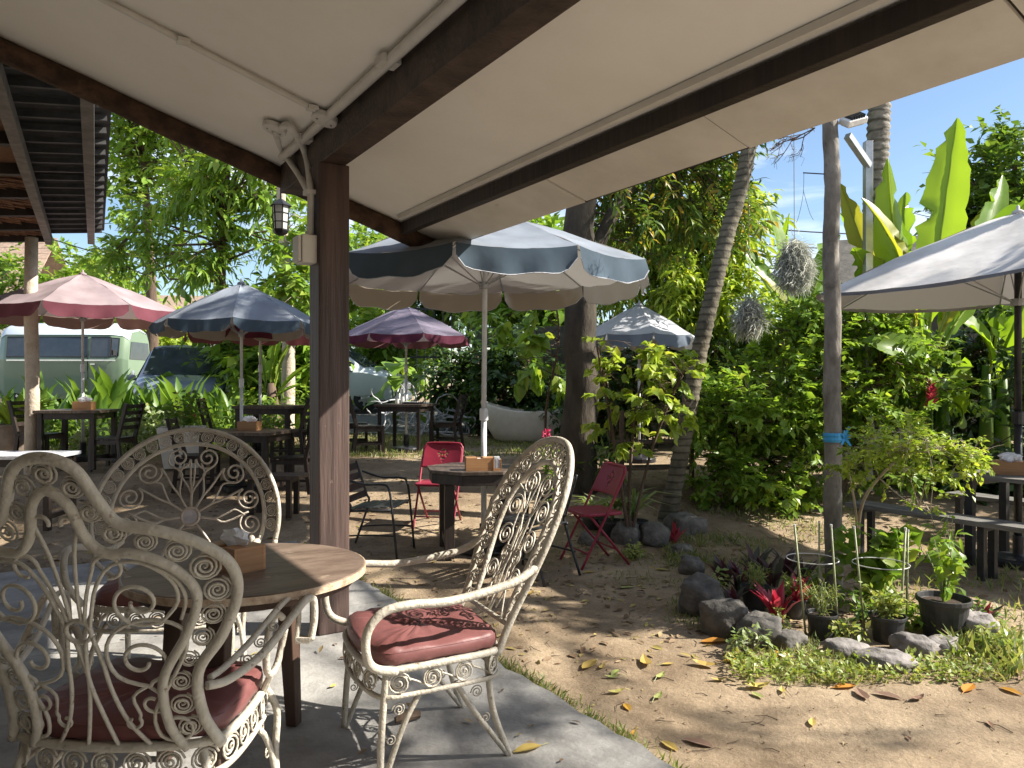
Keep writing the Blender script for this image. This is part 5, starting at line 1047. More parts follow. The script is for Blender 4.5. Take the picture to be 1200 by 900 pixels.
# ------------------------------------------------------------------ palms, poles
def frond_crown(t, top, base, n, L_, seed, mat, name='frond'):
    r = np.random.default_rng(seed)
    for k in range(n):
        a = 2 * math.pi * k / n + r.uniform(-.25, .25); el = r.uniform(.1, 1.0); pts = []
        for j in range(7):
            f = j / 6; rad = L_ * f * math.cos(el * (1 - f * .3)); z = L_ * (math.sin(el) * f - .75 * f * f); pts.append(np.array([top[0] + rad * math.cos(a), top[1] + rad * math.sin(a), top[2] + z]))
        g = Geo(); g.tube([Vector(p - base) for p in pts], [.022 - .003 * j for j in range(7)], 5)
        ob = mk(name, g, mt['l_blade'], t)
        P = []; A = []; U = []
        for j in range(28):
            f = .12 + .88 * j / 27; i = min(int(f * 6), 5); q = pts[i] + (pts[i + 1] - pts[i]) * (f * 6 - i); tg = pts[i + 1] - pts[i]; tg /= np.linalg.norm(tg); sd_ = np.cross(tg, [0, 0, 1.0])
            for s in (-1, 1): P.append(q); A.append(sd_ * s + tg * .6 + np.array([0, 0, -.25])); U.append([0, 0, 1])
        foliage('leaflets', T_blade, np.array(P), np.array(A), np.array(U, float), L_ * .28, mat, ob, base, 1.0)
def palm(name, label, pts, r0, r1, rings, bark, crown_n, L_, seed):
    P = smooth_path(pts, 8); base = np.array(P[0]); t = thing(name, label, 'palm', tuple(base)); n = len(P); g = Geo(); out = []; rr_ = []
    Q = resample(P, .028); m = len(Q)
    for i, p in enumerate(Q):
        f = i / m; ph = (i % rings) / rings; out.append(p - Vector(base)); rr_.append((r0 + (r1 - r0) * f) * (1 + (.10 if ph == 0 else (-.03 if ph < .5 else .0))) * (1 + .35 * max(0, .06 - f) / .06 * .6))
    g.tube(out, rr_, 14); mk('trunk', g, bark, t, smooth=True)
    frond_crown(t, np.array(P[-1]), base, crown_n, L_, seed, mt['l_mid'])
    return t
b = gpt(781, 7.9) - Vector((0, 0, .05))
palm('leaning_palm', 'slender ringed palm trunk leaning right behind the crimson chair', [b, W(800, 520, 7.9), W(818, 420, 8.0), W(848, 290, 8.1), W(878, 170, 8.25), W(905, -60, 8.5)], .086, .074, 4, mt['bark_palm'], 7, 1.8, 2)
b = gpt(1021, 9.4)
palm('coconut_palm', 'tall straight grey palm trunk behind the banana leaves', [b, W(1021, 370, 9.4), W(1025, 250, 9.4), W(1031, 110, 9.4), W(1036, -80, 9.5), W(1040, -160, 9.5)], .155, .105, 3, mt['bark_grey'], 8, 2.2, 5)
# straight grey pole with lamp
pb = Gp(977, 690); PY = pb.y
tp = thing('garden_pole', 'straight grey wooden pole standing in the stone edged bed', 'pole', tuple(pb))
ztop = W(973, 141, PY).z - pb.z; g = Geo(); pts = []; rr_ = []
for k in range(60):
    f = k / 59; pts.append((-.02 * f + .006 * math.sin(k * .4), .006 * math.cos(k * .31), -.1 + (ztop + .1) * f)); rr_.append((.067 - .011 * f) * (1 + .03 * math.sin(k * 1.7) + (.06 if k % 13 == 0 else 0)))
g.tube(pts, rr_, 14); mk('trunk', g, mt['pole_grey'], tp, smooth=True)
rb = thing('ribbon', 'bright blue plastic ribbon knotted round the grey pole', 'ribbon', (pb.x, PY, W(977, 512, PY).z))
for dz in (-.02, .012):
    g = Geo(); g.lathe([(.067, -.018), (.072, 0), (.067, .018)], 18, (-.006, 0, dz)); mk('band', g, mt['blue_ribbon'], rb)
for k in range(7):
    a = R(-60 + k * 45 + random.uniform(-15, 15)); L_ = random.uniform(.05, .10); g = Geo(); v = [Vector((.065, -.04, 0)), Vector((.065 + L_ * math.cos(a) * .6, -.07, L_ * math.sin(a)))]; g.bar(v[0], v[1], .028, .003, (0, -1, .3), .012, .003); mk('tail', g, mt['blue_ribbon'], rb)
fl = thing('floodlight', 'small white floodlight on top of the grey pole', 'floodlight', tuple(W(994, 141, PY)))
g = Geo(); g.box((.03, -.02, 0), (.19, .10, .05)); ob = mk('housing', g, mt['planter_white'], fl, bev=.008); ob.rotation_euler = (R(35), R(-18), R(20))
g = Geo(); g.box((.03, -.02, -.030), (.15, .075, .008)); ob2 = mk('lens', g, mt['lamp_glass'], fl); ob2.rotation_euler = ob.rotation_euler
for k in range(6):
    g = Geo(); g.box((-.03 + k * .024, -.02, .035), (.006, .09, .03)); ob3 = mk('fin', g, mt['black_metal'], fl); ob3.rotation_euler = ob.rotation_euler
g = Geo(); g.tube([(-.08, .02, -.02), (-.03, 0, 0)], .012, 6); mk('bracket', g, mt['grey_metal'], fl)
br = thing('metal_upright', 'square grey metal upright with slanting arm beside the tall palm', 'bracket', (X(1017, 8.9), 8.9, gz_(3.9, 8.9)))
zz = lambda py: W(0, py, 8.9).z - gz_(3.9, 8.9)
g = Geo(); g.box((0, 0, zz(166) / 2), (.085, .085, zz(166))); mk('upright', g, mt['grey_metal'], br, bev=.004)
g = Geo(); g.bar((0, -.02, zz(195)), (X(991, 8.7) - X(1017, 8.9), -.25, zz(167)), .07, .07); mk('arm', g, mt['grey_metal'], br)
tw = thing('dry_twigs', 'bundle of bare dry twigs tied beside the top of the grey pole', 'twigs', tuple(W(955, 150, PY)))
g = Geo(); r_ = random.Random(3)
def twig(p, d, L_, k):
    q = p + d * L_; g.tube([p, p.lerp(q, .5) + Vector((r_.uniform(-.02, .02), r_.uniform(-.02, .02), r_.uniform(-.02, .02))), q], [.0035 * k / 3 + .001] * 3, 4, caps=False)
    if k > 0:
        for _ in range(3): twig(p.lerp(q, r_.uniform(.4, 1)), (d + Vector((r_.uniform(-.8, .8), r_.uniform(-.8, .8), r_.uniform(-.9, .5)))).normalized(), L_ * r_.uniform(.55, .8), k - 1)
for _ in range(4): twig(Vector((0, 0, 0)), Vector((r_.uniform(-1, -.3), r_.uniform(-.4, .4), r_.uniform(-.9, .3))).normalized(), .2, 3)
mk('branches', g, mt['twig'], tw)
ro = thing('peg', 'short metal peg with hanging string on the grey pole', 'peg', tuple(W(968, 204, PY))); g = Geo(); g.tube([(0, 0, 0), (-.17, 0, .01)], .005, 5); mk('rod', g, mt['black_metal'], ro)
g = Geo(); g.tube(smooth_path([(-.165, 0, .01), (-.17, 0, -.15), (-.20, 0, -.3), (-.22, 0, -.36)], 4), .0016, 4); g.tube(smooth_path([(-.17, 0, -.12), (-.12, .01, -.28), (-.09, .01, -.34)], 4), .0016, 4); mk('string', g, mt['twig'], ro)

# ------------------------------------------------------------------ banana plants: every leaf its own
def big_leaf(parent, base, p0, p1, width, bend, mat, seed, name='leaf', torn=.12, twist=0):
    r = random.Random(seed); p0, p1 = Vector(p0), Vector(p1); d = p1 - p0; L_ = d.length; up = Vector((0, 0, 1)); side = d.cross(up); side = side.normalized() if side.length > 1e-4 else Vector((1, 0, 0)); n_ = side.cross(d).normalized()
    side = (side * math.cos(twist) + n_ * math.sin(twist)); n_ = side.cross(d).normalized()
    n = 30; g = Geo(); mid = []; tear = [[r.random() < .2 for _ in range(n + 1)] for _2 in range(2)]
    for k in range(n + 1):
        f = k / n; c = p0.lerp(p1, f) + n_ * (bend * L_ * 4 * f * (1 - f)); mid.append(c)
        w = 0.004 if f < .16 else width * math.sin(min(1, (f - .16) / .84 * 1.0) * math.pi) ** .55 * (1.05 - .25 * f)
        if f > .97: w = width * .04
        dl = Vector((0, 0, -.18 * w * 1)) 
        for s in (-1, -.5, 0, .5, 1):
            jit = (1 + r.uniform(-torn, torn) * (abs(s) == 1)) if not (tear[int(s > 0)][k] and abs(s) == 1) else r.uniform(.25, .6); g.v.append(c + side * (s * w * jit) + n_ * (.34 * abs(s) * w + .02 * w * math.sin(k * 1.3 + s * 3)) - Vector(base))
    for k in range(n):
        for j in range(4):
            a = k * 5 + j; g.f.append((a, a + 1, a + 6, a + 5))
    lf = mk(name, g, mat, parent, smooth=True)
    g = Geo(); g.tube([m - Vector(base) - n_ * .006 for m in mid], [.018 * (1 - .85 * k / n) + .002 for k in range(n + 1)], 6); mk('midrib', g, mt['l_yellow'], lf, smooth=True)
    return lf
def banana(label, px, Y, leaves, seed, stems=2, stem_h=1.0):
    b = gpt(px, Y); t = thing('banana_plant', label, 'banana plant', tuple(b), 0, 'banana plants at the right')
    for k in range(stems):
        dx = (k - (stems - 1) / 2) * .22; g = Geo(); g.tube([(dx, 0, 0), (dx + .02, .02, stem_h * .6), (dx, 0, stem_h + .3)], [.10, .085, .05], 10); mk('stem', g, mt['l_blade'], t, smooth=True)
    for i, (bx_, by_, tx, ty, dY, wpx, bend, yel) in enumerate(leaves):
        big_leaf(t, b, W(bx_, by_, Y), W(tx, ty, Y + dY), wpx * Y / FPX / 2 * 1.4, bend * 1.4, mt['l_banana_y'] if yel else mt['l_banana'], seed + i, twist=random.Random(seed + i).choice((-1, 1)) * random.Random(seed + i + 9).uniform(.75, 1.45))
    return t
banana('banana plant with tall upright leaves right of the straight grey palm', 1082, 9.0,
       [(1085, 420, 1122, 138, 0, 40, .02, 0), (1080, 410, 1040, 186, -.3, 38, .03, 0), (1075, 415, 1015, 206, .3, 34, .06, 0), (1070, 420, 1010, 232, -.4, 36, .07, 1), (1090, 420, 1150, 250, .4, 24, .05, 1), (1095, 425, 1215, 225, -.3, 34, .08, 0), (1100, 430, 1230, 280, .5, 34, .09, 0), (1075, 430, 985, 250, .6, 26, .1, 0), (1070, 440, 960, 330, .3, 30, .12, 0), (1085, 450, 1010, 400, -.6, 30, .14, 0), (1082, 460, 1120, 500, -.7, 28, .2, 0), (1080, 440, 1055, 330, 1.0, 30, .05, 0), (1078, 415, 1062, 225, .8, 36, .04, 0), (1092, 415, 1175, 205, .6, 30, .05, 0), (1072, 430, 1000, 290, -.2, 34, .10, 0), (1068, 430, 985, 215, .5, 22, .06, 1), (1088, 440, 1110, 330, 1.0, 30, .05, 0)], 100, 3, 1.0)
banana('banana plant with broad leaves left of the straight grey pole', 925, 11.0,
       [(930, 430, 897, 238, 0, 32, .03, 0), (932, 420, 925, 250, .4, 26, .03, 0), (928, 430, 860, 285, -.3, 26, .08, 0), (925, 430, 885, 318, -.5, 22, .1, 1), (935, 430, 985, 275, .2, 30, .06, 0), (938, 435, 1000, 330, -.3, 28, .1, 0), (930, 440, 950, 300, .7, 24, .02, 0), (925, 440, 880, 400, -.4, 26, .15, 0), (935, 445, 985, 410, -.5, 26, .15, 0), (930, 430, 970, 265, .9, 28, .03, 0)], 130, 2, .9)
banana('banana plant with dark leaves partly behind the grey umbrella', 1165, 10.4, [(1165, 420, 1190, 235, 0, 34, .05, 0), (1160, 420, 1138, 262, .3, 26, .05, 1), (1168, 430, 1230, 300, -.2, 30, .1, 0), (1160, 440, 1110, 370, -.4, 28, .12, 0), (1165, 450, 1215, 420, -.4, 30, .15, 0), (1160, 450, 1140, 430, -.8, 30, .2, 0), (1170, 440, 1180, 350, .4, 30, .03, 0)], 160, 2, 1.0)
# leaf with yellow edge near the upper right corner and a ginger flower
gf = thing('ginger_flower', 'dark red ginger flower spike below the banana leaves', 'flower', tuple(W(1092, 480, 8.4))); g = Geo(); g.tube([(0, 0, -.9), (0, 0, 0)], .012, 6); mk('stalk', g, mt['l_blade'], gf)
P = []; A = []
for k in range(46):
    z = .30 * k / 46; a = k * 2.4; P.append([.012 * math.cos(a), .012 * math.sin(a), z]); A.append([math.cos(a) * (1 - k / 60), math.sin(a) * (1 - k / 60), .9])
foliage('bracts', T_oval, np.array(P), np.array(A), np.array([[0, 0, 1.0]] * 46) + rng.normal(size=(46, 3)) * .3, .095, mt['l_pink'], gf)
# hanging moss
for lab, px, py, rx, ry, n in (('large grey clump of hanging moss left of the straight pole', 931, 306, 18, 27, 3400), ('smaller pale clump of hanging moss above the bushes', 878, 366, 13, 18, 1800)):
    Y = 7.2; c = W(px, py, Y); t = thing('hanging_moss', lab, 'moss', tuple(c)); r = np.random.default_rng(px)
    a_ = r.random(n) * 6.283; rr_ = r.random(n) ** .6; hh_ = r.random(n); wd = rx * Y / FPX; ht = ry * Y / FPX
    P = np.stack([rr_ * np.cos(a_) * wd * (.55 + .5 * np.sin(hh_ * 3.0)), rr_ * np.sin(a_) * wd * .8, ht * (1 - 1.75 * hh_) - .3 * ht * rr_ ** 2], 1); A = r.normal(size=(n, 3)) * .55; A[:, 2] -= .9
    foliage('strands', tmpl([(.25, .02, .12), (.5, .018, -.10), (.75, .016, .08), (1, 0, -.04)], .2), P, A, r.normal(size=(n, 3)), .14 * r.uniform(.5, 1.5, n), mt['moss'], t)
    g = Geo(); g.tube([(0, 0, 0), (0, .02, 1.6)], .003, 4); mk('cord', g, mt['twig'], t)

# ------------------------------------------------------------------ left flower bed
blade = tmpl([(.12, .035, .0), (.35, .075, .03), (.6, .08, .03), (.85, .045, -.02), (1, 0, -.10)], .35)
blade_me = npmesh('leaf', blade[0], blade[1], mt['l_blade']); bme = blade_me.data; bpy.data.objects.remove(blade_me)
def blade_clump(name, label, cat, loc, n, L_, spread, mat=None, seed=0, wide=1.0, group=None, me=bme):
    t = thing(name, label, cat, loc, 0, group); r = random.Random(seed)
    if mat is not None: me = me.copy(); me.materials.clear(); me.materials.append(mat)
    for k in range(n):
        a = r.uniform(0, 6.283); tilt = spread * r.uniform(.2, 1) ; L2 = L_ * r.uniform(.65, 1.1); o = bpy.data.objects.new('leaf', me); col.objects.link(o); o.parent = t
        d = Vector((math.cos(a) * tilt, math.sin(a) * tilt, 1)); o.matrix_local = frame((r.uniform(-.1, .1) * L_, r.uniform(-.1, .1) * L_, 0), d, (-math.cos(a), -math.sin(a), .4), L2, L2 * wide * r.uniform(.8, 1.2), L2)
    return t
sp = [(18, 'between the clay pot and the hut pole', 11.6, 10, 1.0), (62, 'just right of the hut pole', 11.9, 12, 1.05), (85, 'below the left window of the green van', 12.4, 12, 1.15), (113, 'right of the pink umbrella pole', 11.8, 14, 1.15), (135, 'in front of the front wheel of the green van', 12.2, 15, 1.45), (172, 'left of the dark hatchback', 12.5, 14, 1.15), (195, 'behind the white planter', 12.4, 14, 1.25), (222, 'in front of the dark hatchback', 12.2, 14, 1.35), (248, 'left of the blue umbrella pole', 12.0, 13, 1.15), (268, 'right behind the blue umbrella pole', 12.2, 12, 1.1), (40, 'behind the hut pole', 12.9, 12, 1.2), (152, 'between the van and the hatchback', 12.9, 10, 1.1), (6, 'at the left edge before the van', 13.4, 14, 1.25), (52, 'below the rear window of the van', 13.6, 14, 1.3), (100, 'before the middle of the green van', 13.6, 13, 1.3)]
for i, (px, where, Y, n, L_) in enumerate(sp):
    b = gpt(px, Y); blade_clump('blade_plant', 'clump of upright green blade leaves ' + where, 'plant', tuple(b), n, L_ * .86, .38, None, 200 + i, 1.0, 'upright leaf clumps in the bed along the road')
# wide upright leaves under the left blue umbrella
b = gpt(318, 12.8); t = thing('banana_plant', 'young banana plant with upright leaves under the left umbrellas', 'banana plant', tuple(b), 0)
g = Geo(); g.tube([(0, 0, 0), (.03, 0, .5), (0, 0, 1.0)], [.14, .12, .06], 9); mk('stem', g, mt['bark'], t, smooth=True)
for i, (a_, b_, c_, d_, w) in enumerate(((316, 460, 328, 385, 17), (320, 460, 345, 395, 16), (312, 460, 303, 405, 12), (324, 462, 366, 425, 12), (314, 462, 290, 440, 12), (318, 455, 338, 380, 14), (322, 465, 355, 450, 10), (312, 470, 300, 480, 10))): big_leaf(t, b, W(a_, b_, 12.8), W(c_, d_, 12.8 + .2 * (i % 3 - 1)), w * 12.8 / FPX / 2, .05, mt['l_light'], 300 + i)
b = gpt(383 + 15, 13)
# potted fern-like plant at the left edge, white planter, clay pot
pl = thing('potted_plant', 'yellow green leafy plant in a round clay pot at the left edge', 'potted plant', tuple(gpt(18, 10.6))); g = Geo(); g.lathe([(.16, 0), (.24, .10), (.27, .3), (.25, .42), (.28, .45), (.28, .48), (.23, .48), (.22, .44)], 24); mk('pot', g, mt['pot_clay'], pl, smooth=True)
g = Geo(); g.lathe([(.01, .435), (.225, .43)], 20); mk('soil', g, mt['soil'], pl)
r = np.random.default_rng(5); n = 60; a = r.random(n) * 6.283; P = np.stack([.1 * np.cos(a), .1 * np.sin(a), np.full(n, .45)], 1); A = np.stack([np.cos(a) * .8, np.sin(a) * .8, r.uniform(.4, 1.4, n)], 1); foliage('foliage', tmpl([(.25, .06, .03), (.6, .09, .02), (1, 0, -.2)], .4), P, A, np.tile([0, 0, 1.0], (n, 1)), .55 * r.uniform(.6, 1.2, n), mt['l_yellow'], pl)
wp_ = thing('square_planter', 'white square planter with small flowers behind the left tables', 'planter', tuple(gpt(214, 9.9)), R(18)); g = Geo()
v0 = [(-.2, -.2, 0), (.2, -.2, 0), (.2, .2, 0), (-.2, .2, 0)]; v1 = [(-.28, -.28, .52), (.28, -.28, .52), (.28, .28, .52), (-.28, .28, .52)]; v2 = [(a * .85, b_ * .85, c) for a, b_, c in v1]; v3 = [(a * .85, b_ * .85, .44) for a, b_, c in v1]
g.add(v0 + v1 + v2 + v3, [(3, 2, 1, 0)] + [(i + 4 * k, (i + 1) % 4 + 4 * k, (i + 1) % 4 + 4 * k + 4, i + 4 * k + 4) for k in range(3) for i in range(4)] + [(12, 13, 14, 15)]); mk('planter_body', g, mt['planter_white'], wp_, bev=.008)
P, A, U = cluster(np.array([[0, 0, .62], [.12, .05, .75], [-.1, 0, .7], [.05, -.1, .85]]), .17, 260, .2, .9, 3); foliage('foliage', T_oval, P, A, U, .075, mt['l_mid'], wp_); foliage('flowers', T_small, P[:26] + np.array([0, 0, .06]), A[:26], U[:26], .05, mt['flower'], wp_)
def small_bush(label, p, rad, n, size, mat, T=T_oval, seed=0, droop=.2, name='small_plant', group='low plants in the garden beds', hgt=1.0):
    t = thing(name, label, 'plant', tuple(p), 0, group); r = np.random.default_rng(seed); k = 9; c = r.normal(size=(k, 3)) * rad * .45; c[:, 2] = np.abs(c[:, 2]) * hgt + rad * .45 * hgt
    g = Geo()
    for q in c: g.tube([(0, 0, -.02), tuple(q * np.array([.5, .5, .7])), tuple(q)], [.006, .004, .002], 4)
    mk('stems', g, mt['twig'], t); P, A, U = cluster(c, rad * .5, n, droop, .8, seed); foliage('foliage', T, P, A, U, size * r.uniform(.6, 1.2, n), mt[mat], t); return t
lowp = [(30, 12.4, 'low leafy plant at the far left, behind the clay pot', .45, 'l_mid'), (75, 11.2, 'low leafy plant behind the pink umbrella table', .42, 'l_mid'), (150, 11.0, 'low bright leafed plant right of the pink umbrella table', .38, 'l_varieg'), (175, 11.6, 'low leafy plant in front of the blade leaves left of the white planter', .40, 'l_varieg'), (240, 11.4, 'leafy plant with small leaves behind the front blue umbrella table', .5, 'l_light'), (295, 11.9, 'leafy plant behind the blue umbrella pole', .5, 'l_mid'), (355, 12.5, 'leafy plant just left of the post, behind the slat back chairs', .55, 'l_light'), (110, 11.0, 'low striped plant behind the legs of the pink umbrella table', .32, 'l_varieg'), (560, 14.2, 'leafy plant behind the right end of the driftwood', .55, 'l_mid'), (660, 13.6, 'leafy plant right of the bathtub behind the trunk', .5, 'l_light'), (700, 9.0, 'leafy plant at the foot of the thick trunk', .35, 'l_mid')]
for i, (px, Y, lab, rad, m_) in enumerate(lowp): small_bush(lab, gpt(px, Y), rad, 420, .13, m_, T_oval if i % 2 else T_long, 400 + i)
# elephant ears behind the purple umbrella table
for i, (px, Y, lab) in enumerate(((463, 15.0, 'elephant ear plant with pale leaves behind the purple umbrella pole'), (525, 14.8, 'elephant ear plant with dark leaves behind the driftwood'), (585, 14.4, 'elephant ear plant left of the bathtub, behind the big umbrella pole'))):
    b = gpt(px, Y); t = thing('elephant_ear', lab, 'plant', tuple(b), 0, 'elephant ear plants by the driveway'); r = random.Random(i + 70); lm = tmpl([(.08, .36, .02), (.3, .46, .03), (.6, .34, .0), (1, 0, -.2)], .15)
    me0 = npmesh('leaf', lm[0], lm[1], mt['l_light' if i == 0 else 'l_mid']); me_ = me0.data; bpy.data.objects.remove(me0)
    for k in range(11):
        a = r.uniform(0, 6.28); h_ = r.uniform(.5, 1.5); rd = r.uniform(.1, .5); e = Vector((rd * math.cos(a), rd * math.sin(a) * .6, h_)); g = Geo(); g.tube([(0, 0, 0), (e.x * .3, e.y * .3, h_ * .6), tuple(e)], [.02, .015, .008], 5); st_ = mk('stalk', g, mt['l_light'], t, smooth=True)
        o = bpy.data.objects.new('leaf', me_); col.objects.link(o); o.parent = st_; L_ = r.uniform(.35, .6); o.matrix_local = frame(e, (math.cos(a), math.sin(a) - .5, r.uniform(-.9, -.1)), (math.cos(a) * .5, -.5, 1), L_, L_, L_)
# bathtub, white pot, driftwood
tb = thing('bathtub', 'cream stone oval bathtub standing on the grass by the thick trunk', 'bathtub', tuple(gpt(622, 13.0)), R(-8)); g = Geo(); n = 40; prof = [(.52, 0, 1), (.72, .05, 1), (.86, .22, 1), (.95, .42, 1), (1.0, .55, 1.), (.99, .575, 1), (.94, .57, 1), (.90, .5, 1), (.84, .3, 1), (.66, .12, 1), (.3, .09, 1)]
for (s_, z, q) in prof:
    for k in range(n):
        a = 2 * math.pi * k / n; rim = .16 * (math.cos(a) ** 2) * (1.0 if math.cos(a) < 0 else .45) * max(0, (z - .15) / .4); g.v.append((.86 * s_ * math.cos(a), .40 * s_ * math.sin(a), z * .92 + rim * (1 if z > .15 else 0)))
for i in range(len(prof) - 1):
    for k in range(n): g.f.append((i * n + k, i * n + (k + 1) % n, (i + 1) * n + (k + 1) % n, (i + 1) * n + k))
g.f.append(tuple(range(n - 1, -1, -1))); g.f.append(tuple((len(prof) - 1) * n + k for k in range(n))); mk('basin', g, mt['tub'], tb, smooth=True)
g = Geo(); g.lathe([(.04, 0), (.04, .02)], 12, (0, 0, .088)); mk('drain', g, mt['grey_metal'], tb)
wpot = thing('white_pot', 'weathered white pot with a thin stem behind the bathtub', 'potted plant', tuple(gpt(607, 14.6))); g = Geo(); g.lathe([(.20, 0), (.24, .3), (.24, .6), (.20, .62), (.19, .56)], 20); mk('pot', g, mt['planter_white'], wpot, smooth=True); g = Geo(); g.tube([(0, 0, .5), (.02, 0, 1.1), (0, 0, 1.7)], [.02, .015, .01], 6); mk('stem', g, mt['bark_pale'], wpot)
P, A, U = cluster(np.array([[0, 0, 1.7], [.15, 0, 1.5], [-.1, 0, 1.3]]), .25, 90, .4, .9, 9); foliage('foliage', T_oval, P, A, U, .18, mt['l_mid'], wpot); g = Geo(); g.lathe([(.01, .56), (.19, .555)], 16); mk('soil', g, mt['soil'], wpot)
dw = thing('driftwood', 'tangle of bleached grey driftwood branches behind the purple umbrella table', 'driftwood', tuple(gpt(497, 14.0))); r_ = random.Random(9)
for k in range(46):
    p = Vector((r_.uniform(-.75, .75), r_.uniform(-.25, .25), r_.uniform(.05, .75) * (1 - .3 * abs(r_.uniform(-1, 1))))); d = Vector((r_.uniform(-1, 1), r_.uniform(-.5, .5), r_.uniform(-.5, .6))).normalized(); P = [p]
    for _ in range(5): d = (d + Vector((r_.uniform(-.7, .7), r_.uniform(-.5, .5), r_.uniform(-.7, .6)))).normalized(); q = P[-1] + d * .14; q.z = max(.03, min(.95, q.z)); q.x = max(-.95, min(.95, q.x)); P.append(q)
    g = Geo(); g.tube(smooth_path(P, 3), [.022 * (1 - .05 * j) for j in range(16)], 6); mk('branch', g, mt['driftwood'], dw, smooth=True)
# stacked dark crates / old bench in shade right of trunk
cb = thing('plant_stand', 'dark wooden plant stand in shade right of the thick trunk', 'plant stand', tuple(gpt(762, 9.0)), R(10))
for z in (.25, .55, .85):
    for k in range(3): g = Geo(); g.box((0, -.15 + k * .13, z), (.9, .11, .025)); mk('shelf_slat', g, mt['bark'], cb)
for sx in (-1, 1):
    for sy in (-1, 1): g = Geo(); g.box((sx * .42, sy * .2 - .02, .46), (.045, .045, .92)); mk('leg', g, mt['bark'], cb)
# ------------------------------------------------------------------ walls, fence, houses, wires
t = thing('garden_wall', 'dark mossy garden wall behind the bushes at right', 'wall', (4.0, 14.2, .4), R(-14))
for k in range(14):
    for j in range(5):
        g = Geo(); g.box((-4.6 + k * .66 + (.33 if j % 2 else 0), random.uniform(-.01, .01), .22 + j * .44), (.645, .22, .425)); mk('block', g, mt['wall_dark'], t)
hs = thing('dark_house', 'dark roofed house behind the banana leaves at far right', 'house', (10.2, 15.8, .5), R(-20)); g = Geo(); g.box((0, 0, 1.4), (6, 3, 2.8)); mk('wall', g, mt['wall_dark'], hs)
for k in range(12):
    for s in (-1, 1):
        y0, z0, y1, z1 = 0, 4.1, s * 2.0, 2.85; a, b_ = k / 12, (k + 1) / 12; g = Geo(); g.bar((0, s * (2.0 * a), 4.1 - 1.25 * a + .02), (0, s * (2.0 * b_ + .03), 4.1 - 1.25 * b_), 6.6, .03, (0, 0, 1)); mk('roof_course', g, mt['wall_dark'], hs)
t = thing('iron_fence', 'black iron bar fence behind the big umbrella pole', 'fence', (X(560, 17.5), 17.5, gz_(0, 17.5)), 0)
for k in range(24): g = Geo(); g.box((-1.4 + k * .2, 0, 1.3), (.022, .022, 2.6)); mk('bar', g, mt['black_metal'], t)
for z in (.2, 1.4, 2.5): g = Geo(); g.box((.9, .02, z), (4.9, .03, .05)); mk('rail', g, mt['black_metal'], t)
ph = thing('pale_house', 'pale house front glimpsed between the pink and blue umbrellas', 'house', (X(168, 36), 36, 1.0), R(6)); g = Geo(); g.box((0, 0, 1.9), (5.5, 3, 3.8)); mk('wall', g, mt['wall_pale'], ph)
for k in range(3):
    g = Geo(); g.box((-1.6 + k * 1.6, -1.52, 1.9), (.9, .06, 1.2)); w_ = mk('window', g, mt['glass'], ph); g = Geo(); g.box((-1.6 + k * 1.6, -1.56, 1.27), (1.0, .08, .08)); mk('sill', g, mt['planter_white'], w_)
for s in (-1, 1): g = Geo(); g.bar((0, 0, 4.6), (0, s * 2.0, 3.75), 6.1, .08, (0, 0, 1)); mk('roof', g, mt['roof_tile'], ph)
pg = thing('pergola', 'thin timber pergola above the black car by the road', 'pergola', (X(205, 25), 25, gz_(0, 25)))
for k in range(5): g = Geo(); g.box((0, -.6 + k * .3, 2.45 + .0 * k), (3.2, .06, .07)); mk('slat', g, mt['bark_pale'], pg)
for sx in (-1, 1):
    for sy in (-1, 1): g = Geo(); g.box((sx * 1.45, sy * .55, 1.2), (.08, .08, 2.4)); mk('post', g, mt['bark_pale'], pg)
th_ = thing('tiled_house', 'brown tiled roof of a house under the left end of the hut roof', 'house', (X(-45, 34), 34, .4), R(10)); g = Geo(); g.box((0, 0, 2.2), (7, 5, 4.4)); mk('wall', g, mt['wall_pale'], th_)
for k in range(11):
    a, b_ = k / 11, (k + 1) / 11; g = Geo(); g.bar((0, -3.0 * a, 7.6 - 3.0 * a + .04), (0, -3.0 * b_ - .06, 7.6 - 3.0 * b_), 7.8, .06, (0, 0, 1)); mk('tile_course', g, mt['roof_tile'], th_)
g = Geo(); g.bar((0, 0, 7.55), (0, 3.0, 4.6), 7.8, .08, (0, 0, 1)); mk('roof', g, mt['roof_tile'], th_)
for i, (y0, y1, lab) in enumerate(((243, 262, 'upper black overhead cable in the sky left of the grey pole'), (262, 280, 'middle black overhead cable in the sky left of the grey pole'), (276, 292, 'lower black overhead cable in the sky left of the grey pole'))):
    A_, B_ = W(600, y0 - 10, 26), W(1300, y1 + 14, 26); P = [A_.lerp(B_, k / 12) - Vector((0, 0, .5 * math.sin(math.pi * k / 12))) for k in range(13)]; g = Geo(); g.tube([p - A_ for p in P], .022, 5); ob = mk('overhead_cable', g, mt['cable']); ob.location = A_; tag(ob, lab, 'cable', 'overhead cables')
for i, (a_, b_, lab) in enumerate((((110, 225), (260, 230), 'thin overhead wire crossing the sky gap beside the hut roof'), ((60, 280), (240, 340), 'thin overhead wire sloping down below the hut roof'))):
    A_, B_ = W(a_[0], a_[1], 28), W(b_[0] + 60, b_[1], 28); g = Geo(); g.tube([A_.lerp(B_, k / 8) - A_ - Vector((0, 0, .15 * math.sin(math.pi * k / 8))) for k in range(9)], .02, 4); ob = mk('overhead_cable', g, mt['cable']); ob.location = A_; tag(ob, lab, 'cable', 'overhead cables')

